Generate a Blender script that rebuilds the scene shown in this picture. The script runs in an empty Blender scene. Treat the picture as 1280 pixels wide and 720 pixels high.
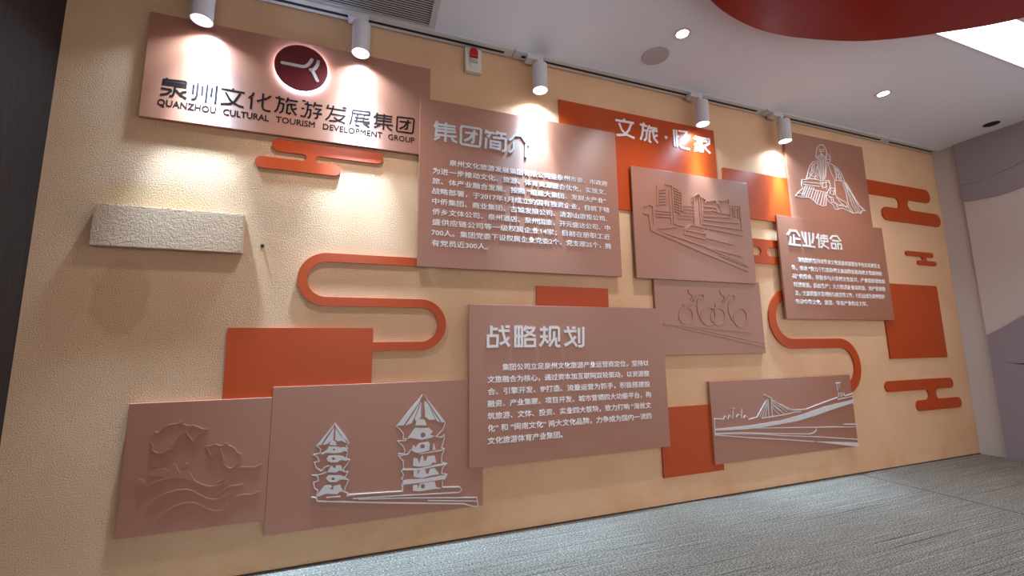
import bpy, bmesh, math, random
from mathutils import Vector, Matrix

# ------------------------------------------------------------------ scene
scene = bpy.context.scene
COL = scene.collection
random.seed(4)

# camera -------------------------------------------------------------
cam_data = bpy.data.cameras.new('camera')
cam_data.sensor_fit = 'HORIZONTAL'
cam_data.sensor_width = 36.0
cam_data.lens = 531.0613 * 36.0 / 1280.0
cam_data.clip_start = 0.02
cam = bpy.data.objects.new('camera', cam_data)
COL.objects.link(cam)
P_, Y_, R_ = 0.1413, 0.3445, -0.0133          # pitch, yaw, roll
fw = Vector((math.sin(Y_) * math.cos(P_), math.cos(Y_) * math.cos(P_), math.sin(P_)))
rt0 = Vector((math.cos(Y_), -math.sin(Y_), 0))
up0 = rt0.cross(fw)
rt = rt0 * math.cos(R_) + up0 * math.sin(R_)
up = -rt0 * math.sin(R_) + up0 * math.cos(R_)
M = Matrix((rt, up, -fw)).transposed().to_4x4()
M.translation = Vector((0, -2.3985, 1.0127))
cam.matrix_world = M
scene.camera = cam

# colour management ---------------------------------------------------
vs = scene.view_settings
vs.view_transform = 'Standard'
vs.look = 'None'
vs.gamma = 1.0
vs.exposure = 0.0
vs.use_curve_mapping = False

# light levels --------------------------------------------------------
WORLD = 1.36
SPOT_W = 1.0
DOWN_W = 70.0
world = bpy.data.worlds.new('world')
scene.world = world
world.use_nodes = True
bg = world.node_tree.nodes['Background']
bg.inputs[0].default_value = (1.0, 0.955, 0.965, 1)
bg.inputs[1].default_value = WORLD
COOL = (0.50, 0.75, 1.0)
DOWN_COL = (0.95, 0.97, 1.0)

# sizes of the room ---------------------------------------------------
XL, XR, H, YB = -1.361, 5.405, 2.91, -4.6
Y_W, Y_OR, Y_P1, Y_P2 = -0.0015, -0.012, -0.025, -0.040      # fronts of the orange boards, panels, upper panels

# ------------------------------------------------------------------ helpers
def srgb(r, g, b):
    def f(c):
        c /= 255.0
        return c / 12.92 if c <= 0.04045 else ((c + 0.055) / 1.055) ** 2.4
    return (f(r), f(g), f(b), 1.0)

def mat(name, col, rough=0.5, metal=0.0, spec=0.5, emit=None, emit_s=0.0):
    m = bpy.data.materials.new(name)
    m.use_nodes = True
    b = m.node_tree.nodes['Principled BSDF']
    b.inputs['Base Color'].default_value = col
    b.inputs['Roughness'].default_value = rough
    b.inputs['Metallic'].default_value = metal
    b.inputs['Specular IOR Level'].default_value = spec
    if emit:
        b.inputs['Emission Color'].default_value = emit
        b.inputs['Emission Strength'].default_value = emit_s
    return m

class NT:
    def __init__(s, m):
        s.t = m.node_tree
        s.b = s.t.nodes['Principled BSDF']
    def n(s, kind, **kw):
        x = s.t.nodes.new(kind)
        for k, v in kw.items():
            if k in x.inputs.keys():
                x.inputs[k].default_value = v
            else:
                setattr(x, k, v)
        return x
    def l(s, a, b):
        s.t.links.new(a, b)
    def pos(s, scale=(1, 1, 1)):
        g = s.n('ShaderNodeNewGeometry')
        mp = s.n('ShaderNodeMapping')
        mp.inputs['Scale'].default_value = scale
        s.l(g.outputs['Position'], mp.inputs['Vector'])
        return mp.outputs['Vector']
    def noise(s, vec, scale, detail=4, rough=0.55):
        x = s.n('ShaderNodeTexNoise')
        x.inputs['Scale'].default_value = scale
        x.inputs['Detail'].default_value = detail
        x.inputs['Roughness'].default_value = rough
        s.l(vec, x.inputs['Vector'])
        return x.outputs['Fac']
    def ramp(s, fac, stops):
        r = s.n('ShaderNodeValToRGB')
        e = r.color_ramp.elements
        while len(e) < len(stops):
            e.new(0.5)
        for i, (p, c) in enumerate(stops):
            e[i].position = p
            e[i].color = c
        s.l(fac, r.inputs['Fac'])
        return r.outputs['Color']
    def math(s, op, a, b=None):
        x = s.n('ShaderNodeMath', operation=op)
        for i, v in enumerate((a, b)):
            if v is None:
                continue
            if isinstance(v, (int, float)):
                x.inputs[i].default_value = v
            else:
                s.l(v, x.inputs[i])
        return x.outputs[0]
    def bump(s, h, strength, dist):
        b = s.n('ShaderNodeBump')
        b.inputs['Strength'].default_value = strength
        b.inputs['Distance'].default_value = dist
        s.l(h, b.inputs['Height'])
        s.l(b.outputs['Normal'], s.b.inputs['Normal'])

def stucco(name, base, depth, lump, wall=False):
    m = mat(name, base, 0.85, spec=0.25)
    t = NT(m)
    v = t.pos()
    c = t.noise(v, 2.3, 5)
    warm = tuple(x * y for x, y in zip(base[:3], (0.92, 0.87, 0.79))) + (1,)
    col = t.ramp(c, [(0.38, base), (0.75, warm)])
    fine = t.noise(v, 190, 2, 0.5)
    big = t.noise(v, lump, 6, 0.72)
    h = t.math('ADD', t.math('MULTIPLY', big, 1.0), t.math('MULTIPLY', fine, 0.45))
    if wall:
        g = t.n('ShaderNodeNewGeometry')
        sx = t.n('ShaderNodeSeparateXYZ')
        t.l(g.outputs['Position'], sx.inputs[0])
        X, Z = sx.outputs[0], sx.outputs[2]
        wob = t.math('MULTIPLY', t.math('SUBTRACT', t.noise(v, 6, 4), 0.5), 0.9)
        def blob(cx, cz, rx, rz, lo, hi):
            a = t.math('POWER', t.math('DIVIDE', t.math('SUBTRACT', X, cx), rx), 2)
            b = t.math('POWER', t.math('DIVIDE', t.math('SUBTRACT', Z, cz), rz), 2)
            d = t.math('ADD', t.math('SQRT', t.math('ADD', a, b)), wob)
            return t.ramp(d, [(lo, (1, 1, 1, 1)), (hi, (0, 0, 0, 1))])
        def tint(col, fac, mul, amount):
            f = t.math('MULTIPLY', fac, amount)
            mx = t.n('ShaderNodeMix', data_type='RGBA', blend_type='MULTIPLY')
            t.l(f, mx.inputs[0]); t.l(col, mx.inputs[6])
            mx.inputs[7].default_value = mul
            return mx.outputs[2]
        # damp patch under the block, yellowed filler over it, mottled stains along the foot of the wall
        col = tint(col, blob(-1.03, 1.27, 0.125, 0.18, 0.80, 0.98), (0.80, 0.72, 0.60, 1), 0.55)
        col = tint(col, blob(-0.95, 1.74, 0.30, 0.09, 0.65, 1.0), (0.96, 0.92, 0.74, 1), 0.8)
        foot = t.ramp(t.math('ADD', Z, t.math('MULTIPLY', wob, 0.25)), [(0.05, (1, 1, 1, 1)), (0.20, (0, 0, 0, 1))])
        spots = t.ramp(t.noise(v, 5.5, 5), [(0.46, (0, 0, 0, 1)), (0.64, (1, 1, 1, 1))])
        col = tint(col, t.math('MULTIPLY', foot, spots), (0.90, 0.76, 0.56, 1), 0.45)
        # coarser stucco round the block, smoother towards the right
        k = t.n('ShaderNodeMapRange')
        k.inputs['From Min'].default_value = 0.1; k.inputs['From Max'].default_value = 1.4
        k.inputs['To Min'].default_value = 1.0; k.inputs['To Max'].default_value = 0.45
        t.l(X, k.inputs['Value'])
        extra = t.math('ADD', k.outputs[0], t.math('MULTIPLY', blob(-0.75, 1.72, 0.62, 0.28, 0.5, 1.15), 0.9))
        h = t.math('MULTIPLY', h, extra)
    t.l(col, t.b.inputs['Base Color'])
    t.bump(h, 1.0, depth)
    return m

def brushed(name, col, rough, ior=1.9, aniso=0.75):
    """satin lacquer on sheet metal brushed sideways: highlights stretch up and down"""
    m = mat(name, col, rough, 0.0, 0.5)
    t = NT(m)
    t.b.inputs['IOR'].default_value = ior
    t.b.inputs['Anisotropic'].default_value = aniso
    c = t.n('ShaderNodeCombineXYZ')
    for k, q in enumerate((0.05, 0.05, 1.0)):
        c.inputs[k].default_value = q
    t.l(c.outputs[0], t.b.inputs['Tangent'])
    n = t.noise(t.pos((60, 60, 1.2)), 3.0, 2)
    r = t.math('ADD', t.math('MULTIPLY', n, 0.12), rough - 0.06)
    t.l(r, t.b.inputs['Roughness'])
    return m

M_WALL = stucco('peach stucco', srgb(229, 185, 148), 0.009, 130, True)
M_BLOCK = stucco('rough peach stucco', srgb(232, 192, 158), 0.030, 60)
M_PANEL = brushed('rose brown satin paint', srgb(160, 103, 80), 0.40, 1.75, 0.6)
M_ORANGE = brushed('burnt orange satin paint', srgb(180, 66, 12), 0.42, 1.42, 0.6)
M_DARKTEXT = mat('charcoal acrylic', srgb(22, 20, 22), 0.85, 0.0, 0.05)
M_SILVER = mat('pale silver letters', srgb(205, 200, 200), 0.35, 0.35)
M_WHITE = mat('white letter acrylic', srgb(232, 228, 226), 0.4)
M_TEXT = mat('pale body letters', srgb(238, 232, 230), 0.35, 0.0, 1.0)
M_LINE = mat('pale grey relief', srgb(205, 198, 196), 0.45)
M_LOGO = mat('maroon acrylic', srgb(98, 20, 26), 0.3)
M_LOGOMARK = mat('pale logo stroke', srgb(205, 190, 190), 0.4)
M_HALO = mat('white halo light', srgb(255, 255, 255), 0.5, emit=(0.55, 0.68, 1, 1), emit_s=40.0)
M_LAMPBODY = mat('white lamp housing', srgb(205, 200, 205), 0.45)
M_LENS = mat('lit lamp lens', (1, 1, 1, 1), 0.4, emit=(0.95, 0.97, 1, 1), emit_s=14.0)
M_TRACK = mat('white track', srgb(196, 194, 194), 0.5)
M_BLACK = mat('black slot', srgb(16, 14, 14), 0.7)
M_CEIL = mat('white ceiling paint', srgb(214, 219, 228), 0.9, spec=0.2)
t = NT(M_CEIL); t.bump(t.noise(t.pos(), 40, 3), 0.05, 0.002)
M_RWALL = mat('off white wall', srgb(202, 192, 187), 0.85, spec=0.2)
t = NT(M_RWALL); t.bump(t.noise(t.pos(), 60, 3), 0.06, 0.002)
M_GREY = mat('mauve grey relief', srgb(150, 140, 146), 0.8, spec=0.2)
M_LEFT = mat('dark brown cladding', srgb(66, 50, 44), 0.75, spec=0.15)
t = NT(M_LEFT)
t.l(t.ramp(t.noise(t.pos((1, 14, 1.0)), 6, 5), [(0.3, srgb(44, 34, 31)), (0.7, srgb(56, 43, 38))]), t.b.inputs['Base Color'])
M_GRILLE = mat('grey speaker grille', srgb(172, 167, 170), 0.8)
M_VENT = mat('vent aluminium', srgb(190, 190, 192), 0.5, 0.2)
M_RED = mat('dark red gloss', srgb(128, 8, 12), 0.22)
M_SKY = mat('white light diffuser', (1, 1, 1, 1), 0.5, emit=(1, 0.99, 0.97, 1), emit_s=3.0)
M_ALARM = mat('ivory plastic', srgb(206, 200, 188), 0.45)
M_ALARMRED = mat('red beacon plastic', srgb(175, 18, 22), 0.2)
M_ALARMGREY = mat('grey sounder plastic', srgb(168, 164, 158), 0.5)
M_STEEL = mat('screw steel', srgb(80, 78, 78), 0.35, 0.9)
M_CAULK = mat('dark floor joint', srgb(70, 55, 48), 0.9)
M_REFLECT = mat('lamp reflector', srgb(220, 220, 222), 0.15, 0.9)

# carpet: grey planks with streaks that run along the mural wall
M_CARPET = mat('grey streaked carpet', srgb(140, 140, 138), 0.95, spec=0.1)
t = NT(M_CARPET)
streak = t.noise(t.pos((1.6, 95, 1)), 2.0, 3, 0.6)
speck = t.noise(t.pos((0.6, 1, 1)), 170, 2, 0.75)
fine = t.noise(t.pos((5, 160, 1)), 2.0, 2)
mixv = t.math('ADD', t.math('MULTIPLY', streak, 0.24), t.math('ADD', t.math('MULTIPLY', speck, 0.86), t.math('MULTIPLY', fine, 0.10)))
base = t.ramp(mixv, [(0.42, srgb(66, 62, 57)), (0.58, srgb(118, 113, 105)), (0.76, srgb(184, 178, 167))])
dk = t.noise(t.pos((0.30, 80, 1)), 1.7, 1, 0.5)
dkm = t.ramp(dk, [(0.322, (0.36, 0.36, 0.36, 1)), (0.337, (1, 1, 1, 1)), (0.665, (1, 1, 1, 1)), (0.68, (1.5, 1.5, 1.5, 1))])
mx = t.n('ShaderNodeMix', data_type='RGBA', blend_type='MULTIPLY')
mx.inputs[0].default_value = 1.0
t.l(base, mx.inputs[6]); t.l(dkm, mx.inputs[7])
t.l(mx.outputs[2], t.b.inputs['Base Color'])
t.bump(mixv, 0.6, 0.006)

# ---- mesh building
def link(name, me, material, parent=None):
    o = bpy.data.objects.new(name, me)
    COL.objects.link(o)
    if material:
        me.materials.append(material)
    if parent:
        me.transform(Matrix.Translation(-Vector(parent['_o'])))
        o.parent = parent
    return o

def build(name, bm, material, parent=None, smooth=False):
    bmesh.ops.recalc_face_normals(bm, faces=bm.faces)
    me = bpy.data.meshes.new(name)
    bm.to_mesh(me)
    bm.free()
    if smooth:
        for p in me.polygons:
            p.use_smooth = True
    return link(name, me, material, parent)

ROOTS = []
def thing(name, loc, label, cat, group=None):
    o = bpy.data.objects.new(name, None)
    COL.objects.link(o)
    o.location = loc
    o.empty_display_size = 0.05
    o['_o'] = tuple(loc)                     # where its parts measure from (removed at the end)
    o['label'] = label
    o['category'] = cat
    if group:
        o['group'] = group
    ROOTS.append(o)
    return o

def base(o):
    """let a part carry sub-parts"""
    o['_o'] = tuple(o.parent['_o'])
    ROOTS.append(o)
    return o

def tag(o, label, cat, group=None):
    o['label'] = label
    o['category'] = cat
    if group:
        o['group'] = group
    return o

def structure(name, bm, material):
    o = build(name, bm, material)
    o['kind'] = 'structure'
    return o

def rebase(o, loc):
    """move the origin of a top-level mesh built in world coordinates to loc"""
    o.data.transform(Matrix.Translation(-Vector(loc)))
    o.location = loc
    return o

def box(bm, x0, x1, y0, y1, z0, z1, bevel=0.0):
    r = bmesh.ops.create_cube(bm, size=1.0)
    for v in r['verts']:
        v.co = Vector(((x0 + x1) / 2 + v.co.x * (x1 - x0), (y0 + y1) / 2 + v.co.y * (y1 - y0), (z0 + z1) / 2 + v.co.z * (z1 - z0)))
    if bevel:
        es = list({e for v in r['verts'] for e in v.link_edges})
        bmesh.ops.bevel(bm, geom=es, offset=bevel, segments=2, affect='EDGES', profile=0.7)
    return bm

def mbox(*a, **k):
    return box(bmesh.new(), *a, **k)

def prism(bm, pts, y0, y1):
    """outline pts in (x, z), from y0 (back) to y1 (front)"""
    back = [bm.verts.new((x, y0, z)) for x, z in pts]
    front = [bm.verts.new((x, y1, z)) for x, z in pts]
    bm.faces.new(back); bm.faces.new(front[::-1])
    n = len(pts)
    for i in range(n):
        j = (i + 1) % n
        bm.faces.new((back[i], back[j], front[j], front[i]))
    return bm

def bevel_front(bm, y, off):
    es = [e for e in bm.edges if all(abs(v.co.y - y) < 1e-5 for v in e.verts)]
    bmesh.ops.bevel(bm, geom=es, offset=off, segments=2, affect='EDGES', profile=0.5)

def ribbon(bm, pts, w, y0, y1, closed=False):
    """a raised strip of width w along pts in (x, z)"""
    P = [Vector(p) for p in pts]
    Q = [P[0]]
    for p in P[1:]:
        if (p - Q[-1]).length > 1e-4:
            Q.append(p)
    if closed and (Q[0] - Q[-1]).length < 1e-4:
        Q.pop()
    n = len(Q)
    if n < 2:
        return bm
    L, R = [], []
    for i in range(n):
        if closed:
            a, b = Q[i - 1], Q[(i + 1) % n]
        else:
            a, b = Q[max(i - 1, 0)], Q[min(i + 1, n - 1)]
        d0 = (Q[i] - a).normalized() if (Q[i] - a).length > 1e-6 else None
        d1 = (b - Q[i]).normalized() if (b - Q[i]).length > 1e-6 else None
        d0 = d0 or d1; d1 = d1 or d0
        n0 = Vector((-d0.y, d0.x)); n1 = Vector((-d1.y, d1.x))
        m = n0 + n1
        m = m.normalized() if m.length > 1e-3 else n0
        k = min(1.0 / max(m.dot(n0), 0.5), 1.6)
        L.append(Q[i] + m * (w / 2 * k)); R.append(Q[i] - m * (w / 2 * k))
    rows = []
    for l, r in zip(L, R):
        rows.append([bm.verts.new((l.x, y0, l.y)), bm.verts.new((l.x, y1, l.y)), bm.verts.new((r.x, y1, r.y)), bm.verts.new((r.x, y0, r.y))])
    m = n if closed else n - 1
    for i in range(m):
        a, b = rows[i], rows[(i + 1) % n]
        for k in range(4):
            bm.faces.new((a[k], a[(k + 1) % 4], b[(k + 1) % 4], b[k]))
    if not closed:
        bm.faces.new(rows[0]); bm.faces.new(rows[-1][::-1])
    return bm

def disc(bm, c, r, h, axis='Z', seg=40, r2=None):
    """cylinder/cone from c along axis by h"""
    ret = bmesh.ops.create_cone(bm, cap_ends=True, segments=seg, radius1=r, radius2=r if r2 is None else r2, depth=abs(h))
    for v in ret['verts']:
        p = v.co.copy()
        p.z += abs(h) / 2
        if h < 0:
            p.z = -p.z
        if axis == 'Y':
            p = Vector((p.x, p.z, p.y))
        v.co = p + Vector(c)
    return ret['verts']

def ring(bm, c, r0, r1, h, axis='Z', seg=40):
    """annular ring, inner r0, outer r1, from c along axis by h"""
    rows = []
    for i in range(seg):
        a = 2 * math.pi * i / seg
        q = []
        for r, z in ((r0, 0), (r1, 0), (r1, h), (r0, h)):
            p = Vector((r * math.cos(a), r * math.sin(a), z))
            if axis == 'Y':
                p = Vector((p.x, p.z, p.y))
            q.append(bm.verts.new(p + Vector(c)))
        rows.append(q)
    for i in range(seg):
        a, b = rows[i], rows[(i + 1) % seg]
        for k in range(4):
            bm.faces.new((a[k], a[(k + 1) % 4], b[(k + 1) % 4], b[k]))
    return bm

TO_WALL = Matrix(((1, 0, 0, 0), (0, 0, -1, 0), (0, 1, 0, 0), (0, 0, 0, 1)))   # local x,y,z -> x, -z, y

def filled(name, loops, y0, depth, material, parent):
    """flat raised shape; loops inside loops are holes"""
    cu = bpy.data.curves.new(name, 'CURVE')
    cu.dimensions = '2D'
    cu.fill_mode = 'BOTH'
    cu.extrude = depth / 2
    for lp in loops:
        s = cu.splines.new('POLY')
        s.points.add(len(lp) - 1)
        for p, (x, z) in zip(s.points, lp):
            p.co = (x, z, 0, 1)
        s.use_cyclic_u = True
    o = bpy.data.objects.new(name, cu)
    COL.objects.link(o)
    me = bpy.data.meshes.new_from_object(o.evaluated_get(bpy.context.evaluated_depsgraph_get()))
    bpy.data.objects.remove(o)
    bpy.data.curves.remove(cu)
    me.transform(Matrix.Translation((0, y0 - depth / 2, 0)) @ TO_WALL)
    me.name = name
    return link(name, me, material, parent)

def text_mesh(body):
    cu = bpy.data.curves.new('lettering', 'FONT')
    cu.body = body
    cu.size = 1.0
    cu.extrude = 0.5
    cu.resolution_u = 2
    o = bpy.data.objects.new('lettering', cu)
    COL.objects.link(o)
    me = bpy.data.meshes.new_from_object(o.evaluated_get(bpy.context.evaluated_depsgraph_get()))
    bpy.data.objects.remove(o)
    bpy.data.curves.remove(cu)
    return me

def text_line(name, body, x0, x1, zc, h, y0, depth, material, parent, offset=0.0, caps=False):
    me = text_mesh(body.replace('“', ' “').replace('”', '” '))
    if offset:                                   # embolden: overlapping copies a hair apart
        bm = bmesh.new()
        for k, (dx, dz) in enumerate(((offset, 0), (-offset, 0), (0, offset), (0, -offset))):
            m2 = me.copy()
            m2.transform(Matrix.Translation((dx, dz, 0.5)) @ Matrix.Diagonal((1, 1, 1 - 0.035 * k, 1)) @ Matrix.Translation((0, 0, 0.5)))
            bm.from_mesh(m2)
            bpy.data.meshes.remove(m2)
        bm.to_mesh(me)
        bm.free()
    xs = [v.co.x for v in me.vertices]
    a, b = min(xs), max(xs)
    # a CJK glyph fills about -0.10 .. 0.86 of the em; capitals 0 .. 0.70
    lo, hi = (0.0, 0.70) if caps else (-0.08, 0.84)
    sx = (x1 - x0) / (b - a)
    sz = h / (hi - lo)
    me.transform(Matrix.Translation((x0 - a * sx, y0, zc - (lo + hi) / 2 * sz)) @ TO_WALL @ Matrix.Diagonal((sx, sz, depth, 1)) @ Matrix.Translation((0, 0, -0.5 if offset else 0.5)))
    me.name = name
    return link(name, me, material, parent)

def glyph(name, strokes, w, y0, depth, material, parent):
    bm = bmesh.new()
    for k, (pts, closed) in enumerate(strokes):
        ribbon(bm, pts, w, y0, y0 - depth - 0.00004 * k, bool(closed))
    return build(name, bm, material, parent)

def lines(name, polys, w, y0, depth, material, parent):
    bm = bmesh.new()
    for k, pts in enumerate(polys):
        ribbon(bm, pts, w, y0, y0 - depth - 0.00003 * (k % 25))
    return build(name, bm, material, parent)

def light_spot(name, loc, watts, size_deg, blend, radius, parent, aim=(0, 0, -1), col=COOL):
    d = bpy.data.lights.new(name, 'SPOT')
    d.energy = watts
    d.spot_size = math.radians(size_deg)
    d.spot_blend = blend
    d.shadow_soft_size = radius
    d.color = col
    o = bpy.data.objects.new(name, d)
    COL.objects.link(o)
    o.rotation_euler = Vector(aim).to_track_quat('-Z', 'Y').to_euler()
    o.location = Vector(loc) - Vector(parent['_o'])
    o.parent = parent
    return o

# ------------------------------------------------------------------ measured outlines (metres on the wall: x, z)
SIGN_DATA = {'泉':[([(-0.9341,2.3513),(-0.9349,2.3398)],0),([(-0.9457,2.3407),(-0.86,2.3474),(-0.8546,2.3437),(-0.8562,2.3176),(-0.9472,2.3164)],1),([(-0.9464,2.3279),(-0.8562,2.3319)],0),([(-0.8974,2.3132),(-0.9013,2.2723),(-0.9051,2.2621),(-0.9163,2.2589)],0),([(-0.9531,2.2935),(-0.9149,2.2931),(-0.9126,2.2879),(-0.9262,2.2696),(-0.9524,2.2596)],0),([(-0.8944,2.2949),(-0.8735,2.2732),(-0.8486,2.2593)],0),([(-0.8493,2.2952),(-0.8639,2.2903),(-0.875,2.2786)],0)],'州':[([(-0.8235,2.3384),(-0.8235,2.2905)],0),([(-0.8059,2.3518),(-0.8063,2.2844),(-0.8112,2.2667),(-0.8265,2.258)],0),([(-0.7861,2.3391),(-0.7852,2.2911)],0),([(-0.7656,2.3521),(-0.7668,2.2564)],0),([(-0.7445,2.3391),(-0.7466,2.2902)],0),([(-0.7257,2.3528),(-0.7263,2.2557)],0)],'文':[([(-0.6539,2.3531),(-0.6551,2.3411)],0),([(-0.7052,2.3414),(-0.604,2.3387)],0),([(-0.686,2.3259),(-0.6661,2.2908),(-0.6513,2.2751),(-0.6251,2.2636),(-0.6032,2.26)],0),([(-0.6217,2.3311),(-0.6441,2.2829),(-0.6644,2.2667),(-0.7044,2.2599)],0)],'化':[([(-0.563,2.3486),(-0.5668,2.3329),(-0.5829,2.3137)],0),([(-0.5692,2.3199),(-0.57,2.257)],0),([(-0.5186,2.3526),(-0.5191,2.2801),(-0.5133,2.2647),(-0.4987,2.2595),(-0.4803,2.26)],0),([(-0.5461,2.3037),(-0.5007,2.3276),(-0.4824,2.3449)],0)],'旅':[([(-0.4439,2.3526),(-0.4448,2.3398)],0),([(-0.4615,2.3415),(-0.4183,2.3384)],0),([(-0.4399,2.3342),(-0.4453,2.2967),(-0.4514,2.273),(-0.4617,2.2595)],0),([(-0.4412,2.3137),(-0.4211,2.3125),(-0.4221,2.2936),(-0.4258,2.2692),(-0.4389,2.2587)],0),([(-0.4014,2.352),(-0.4091,2.324)],0),([(-0.4036,2.3383),(-0.3547,2.3387)],0),([(-0.4073,2.3066),(-0.3918,2.3162),(-0.3621,2.3168)],0),([(-0.402,2.3091),(-0.4043,2.2667),(-0.393,2.2612),(-0.3851,2.2703)],0),([(-0.3851,2.3109),(-0.381,2.2888),(-0.3582,2.259)],0),([(-0.3577,2.2993),(-0.3776,2.2884)],0)],'游':[([(-0.3337,2.349),(-0.3172,2.3482)],0),([(-0.3357,2.305),(-0.3219,2.3046)],0),([(-0.3386,2.2611),(-0.3196,2.2584)],0),([(-0.3076,2.348),(-0.3087,2.3333)],0),([(-0.322,2.3318),(-0.2828,2.3311)],0),([(-0.3031,2.3267),(-0.3077,2.2872),(-0.3183,2.2572)],0),([(-0.3055,2.3041),(-0.2898,2.3029),(-0.2904,2.2802),(-0.2946,2.2599),(-0.3039,2.2542)],0),([(-0.2693,2.3513),(-0.278,2.3212)],0),([(-0.273,2.3361),(-0.2333,2.3365)],0),([(-0.2711,2.3137),(-0.2403,2.3143),(-0.2549,2.2961)],0),([(-0.2536,2.2973),(-0.2565,2.2648),(-0.2683,2.2565)],0),([(-0.2794,2.2863),(-0.2338,2.2886)],0)],'发':[([(-0.2037,2.3491),(-0.21,2.3298),(-0.1124,2.331)],0),([(-0.1784,2.3491),(-0.1861,2.3122),(-0.1974,2.2808),(-0.2151,2.2581)],0),([(-0.1323,2.347),(-0.1108,2.3462)],0),([(-0.1876,2.2982),(-0.1176,2.2993),(-0.1379,2.2745),(-0.1671,2.2609),(-0.1972,2.2575)],0),([(-0.1743,2.2826),(-0.1504,2.2673),(-0.1146,2.2565)],0)],'展':[([(-0.0782,2.3434),(0.0076,2.3474),(0.0122,2.3417),(0.0091,2.3276),(-0.0775,2.3251)],0),([(-0.0782,2.3449),(-0.0826,2.2869),(-0.0909,2.2558)],0),([(-0.0512,2.3215),(-0.0565,2.2866)],0),([(-0.0182,2.3225),(-0.0223,2.2853)],0),([(-0.068,2.3019),(0.0081,2.3032)],0),([(-0.0716,2.2814),(0.014,2.2852)],0),([(-0.0585,2.2813),(-0.0598,2.2563),(-0.0388,2.255)],0),([(-0.0257,2.2822),(-0.012,2.2671),(0.0114,2.2567)],0),([(0.0106,2.2811),(-0.0099,2.271)],0)],'集':[([(0.0533,2.3504),(0.0461,2.3328),(0.0331,2.3178)],0),([(0.0518,2.3405),(0.0471,2.2851)],0),([(0.0896,2.3495),(0.0868,2.2541)],0),([(0.0505,2.3372),(0.1339,2.3408)],0),([(0.0487,2.3207),(0.1315,2.3245)],0),([(0.047,2.3037),(0.132,2.3087)],0),([(0.0355,2.284),(0.1376,2.2877)],0),([(0.068,2.2796),(0.0371,2.2602)],0),([(0.1042,2.2824),(0.1184,2.2646),(0.1351,2.2573)],0)],'团':[([(0.1648,2.3459),(0.2519,2.3498),(0.2568,2.3429),(0.2512,2.2642),(0.2442,2.2578),(0.1646,2.2567),(0.1599,2.2631),(0.1618,2.3386)],1),([(0.1748,2.3204),(0.2391,2.3226)],0),([(0.2227,2.3378),(0.2182,2.2817),(0.2052,2.2759)],0),([(0.217,2.3171),(0.2011,2.2916),(0.1758,2.274)],0)]}
INTRO_DATA = {'集':[([(0.3896,2.3499),(0.3718,2.307)],0),([(0.3878,2.3352),(0.3824,2.2496)],0),([(0.4423,2.3491),(0.4374,2.2268)],0),([(0.3864,2.3297),(0.4999,2.3323)],0),([(0.3856,2.3094),(0.5,2.3146)],0),([(0.3844,2.2901),(0.5027,2.2962)],0),([(0.3773,2.2635),(0.5064,2.2689)],0),([(0.4047,2.2532),(0.3728,2.2296)],0),([(0.4764,2.2597),(0.4852,2.2424),(0.5091,2.234)],0)],'团':[([(0.5385,2.3428),(0.6488,2.3454),(0.6579,2.336),(0.6501,2.2363),(0.6406,2.2278),(0.5389,2.228),(0.5311,2.2364),(0.5318,2.3335)],1),([(0.5568,2.3063),(0.6354,2.3086)],0),([(0.6143,2.3302),(0.609,2.2542),(0.5943,2.2454)],0),([(0.6064,2.3038),(0.5854,2.2721),(0.5517,2.2521)],0)],'简':[([(0.6944,2.3461),(0.6824,2.322)],0),([(0.69,2.331),(0.7431,2.331)],0),([(0.7094,2.3265),(0.7147,2.3124)],0),([(0.7652,2.3503),(0.7512,2.324)],0),([(0.7606,2.3362),(0.8203,2.3372)],0),([(0.7859,2.3315),(0.7901,2.3154)],0),([(0.6898,2.2946),(0.6857,2.2228)],0),([(0.6942,2.3107),(0.713,2.3006)],0),([(0.732,2.3026),(0.8061,2.3069),(0.8171,2.3014),(0.8124,2.2339),(0.8052,2.2245),(0.7887,2.2242)],0),([(0.7183,2.2772),(0.7782,2.2768),(0.775,2.2321),(0.7164,2.2357)],1),([(0.7182,2.2563),(0.7763,2.2549)],0)],'介':[([(0.8394,2.3011),(0.8592,2.3178),(0.8764,2.342),(0.9219,2.3467),(0.9443,2.3163),(0.9696,2.2902)],0),([(0.8701,2.2948),(0.8683,2.2508),(0.8552,2.231),(0.8367,2.2226)],0),([(0.9524,2.292),(0.9479,2.2056)],0)]}
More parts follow.
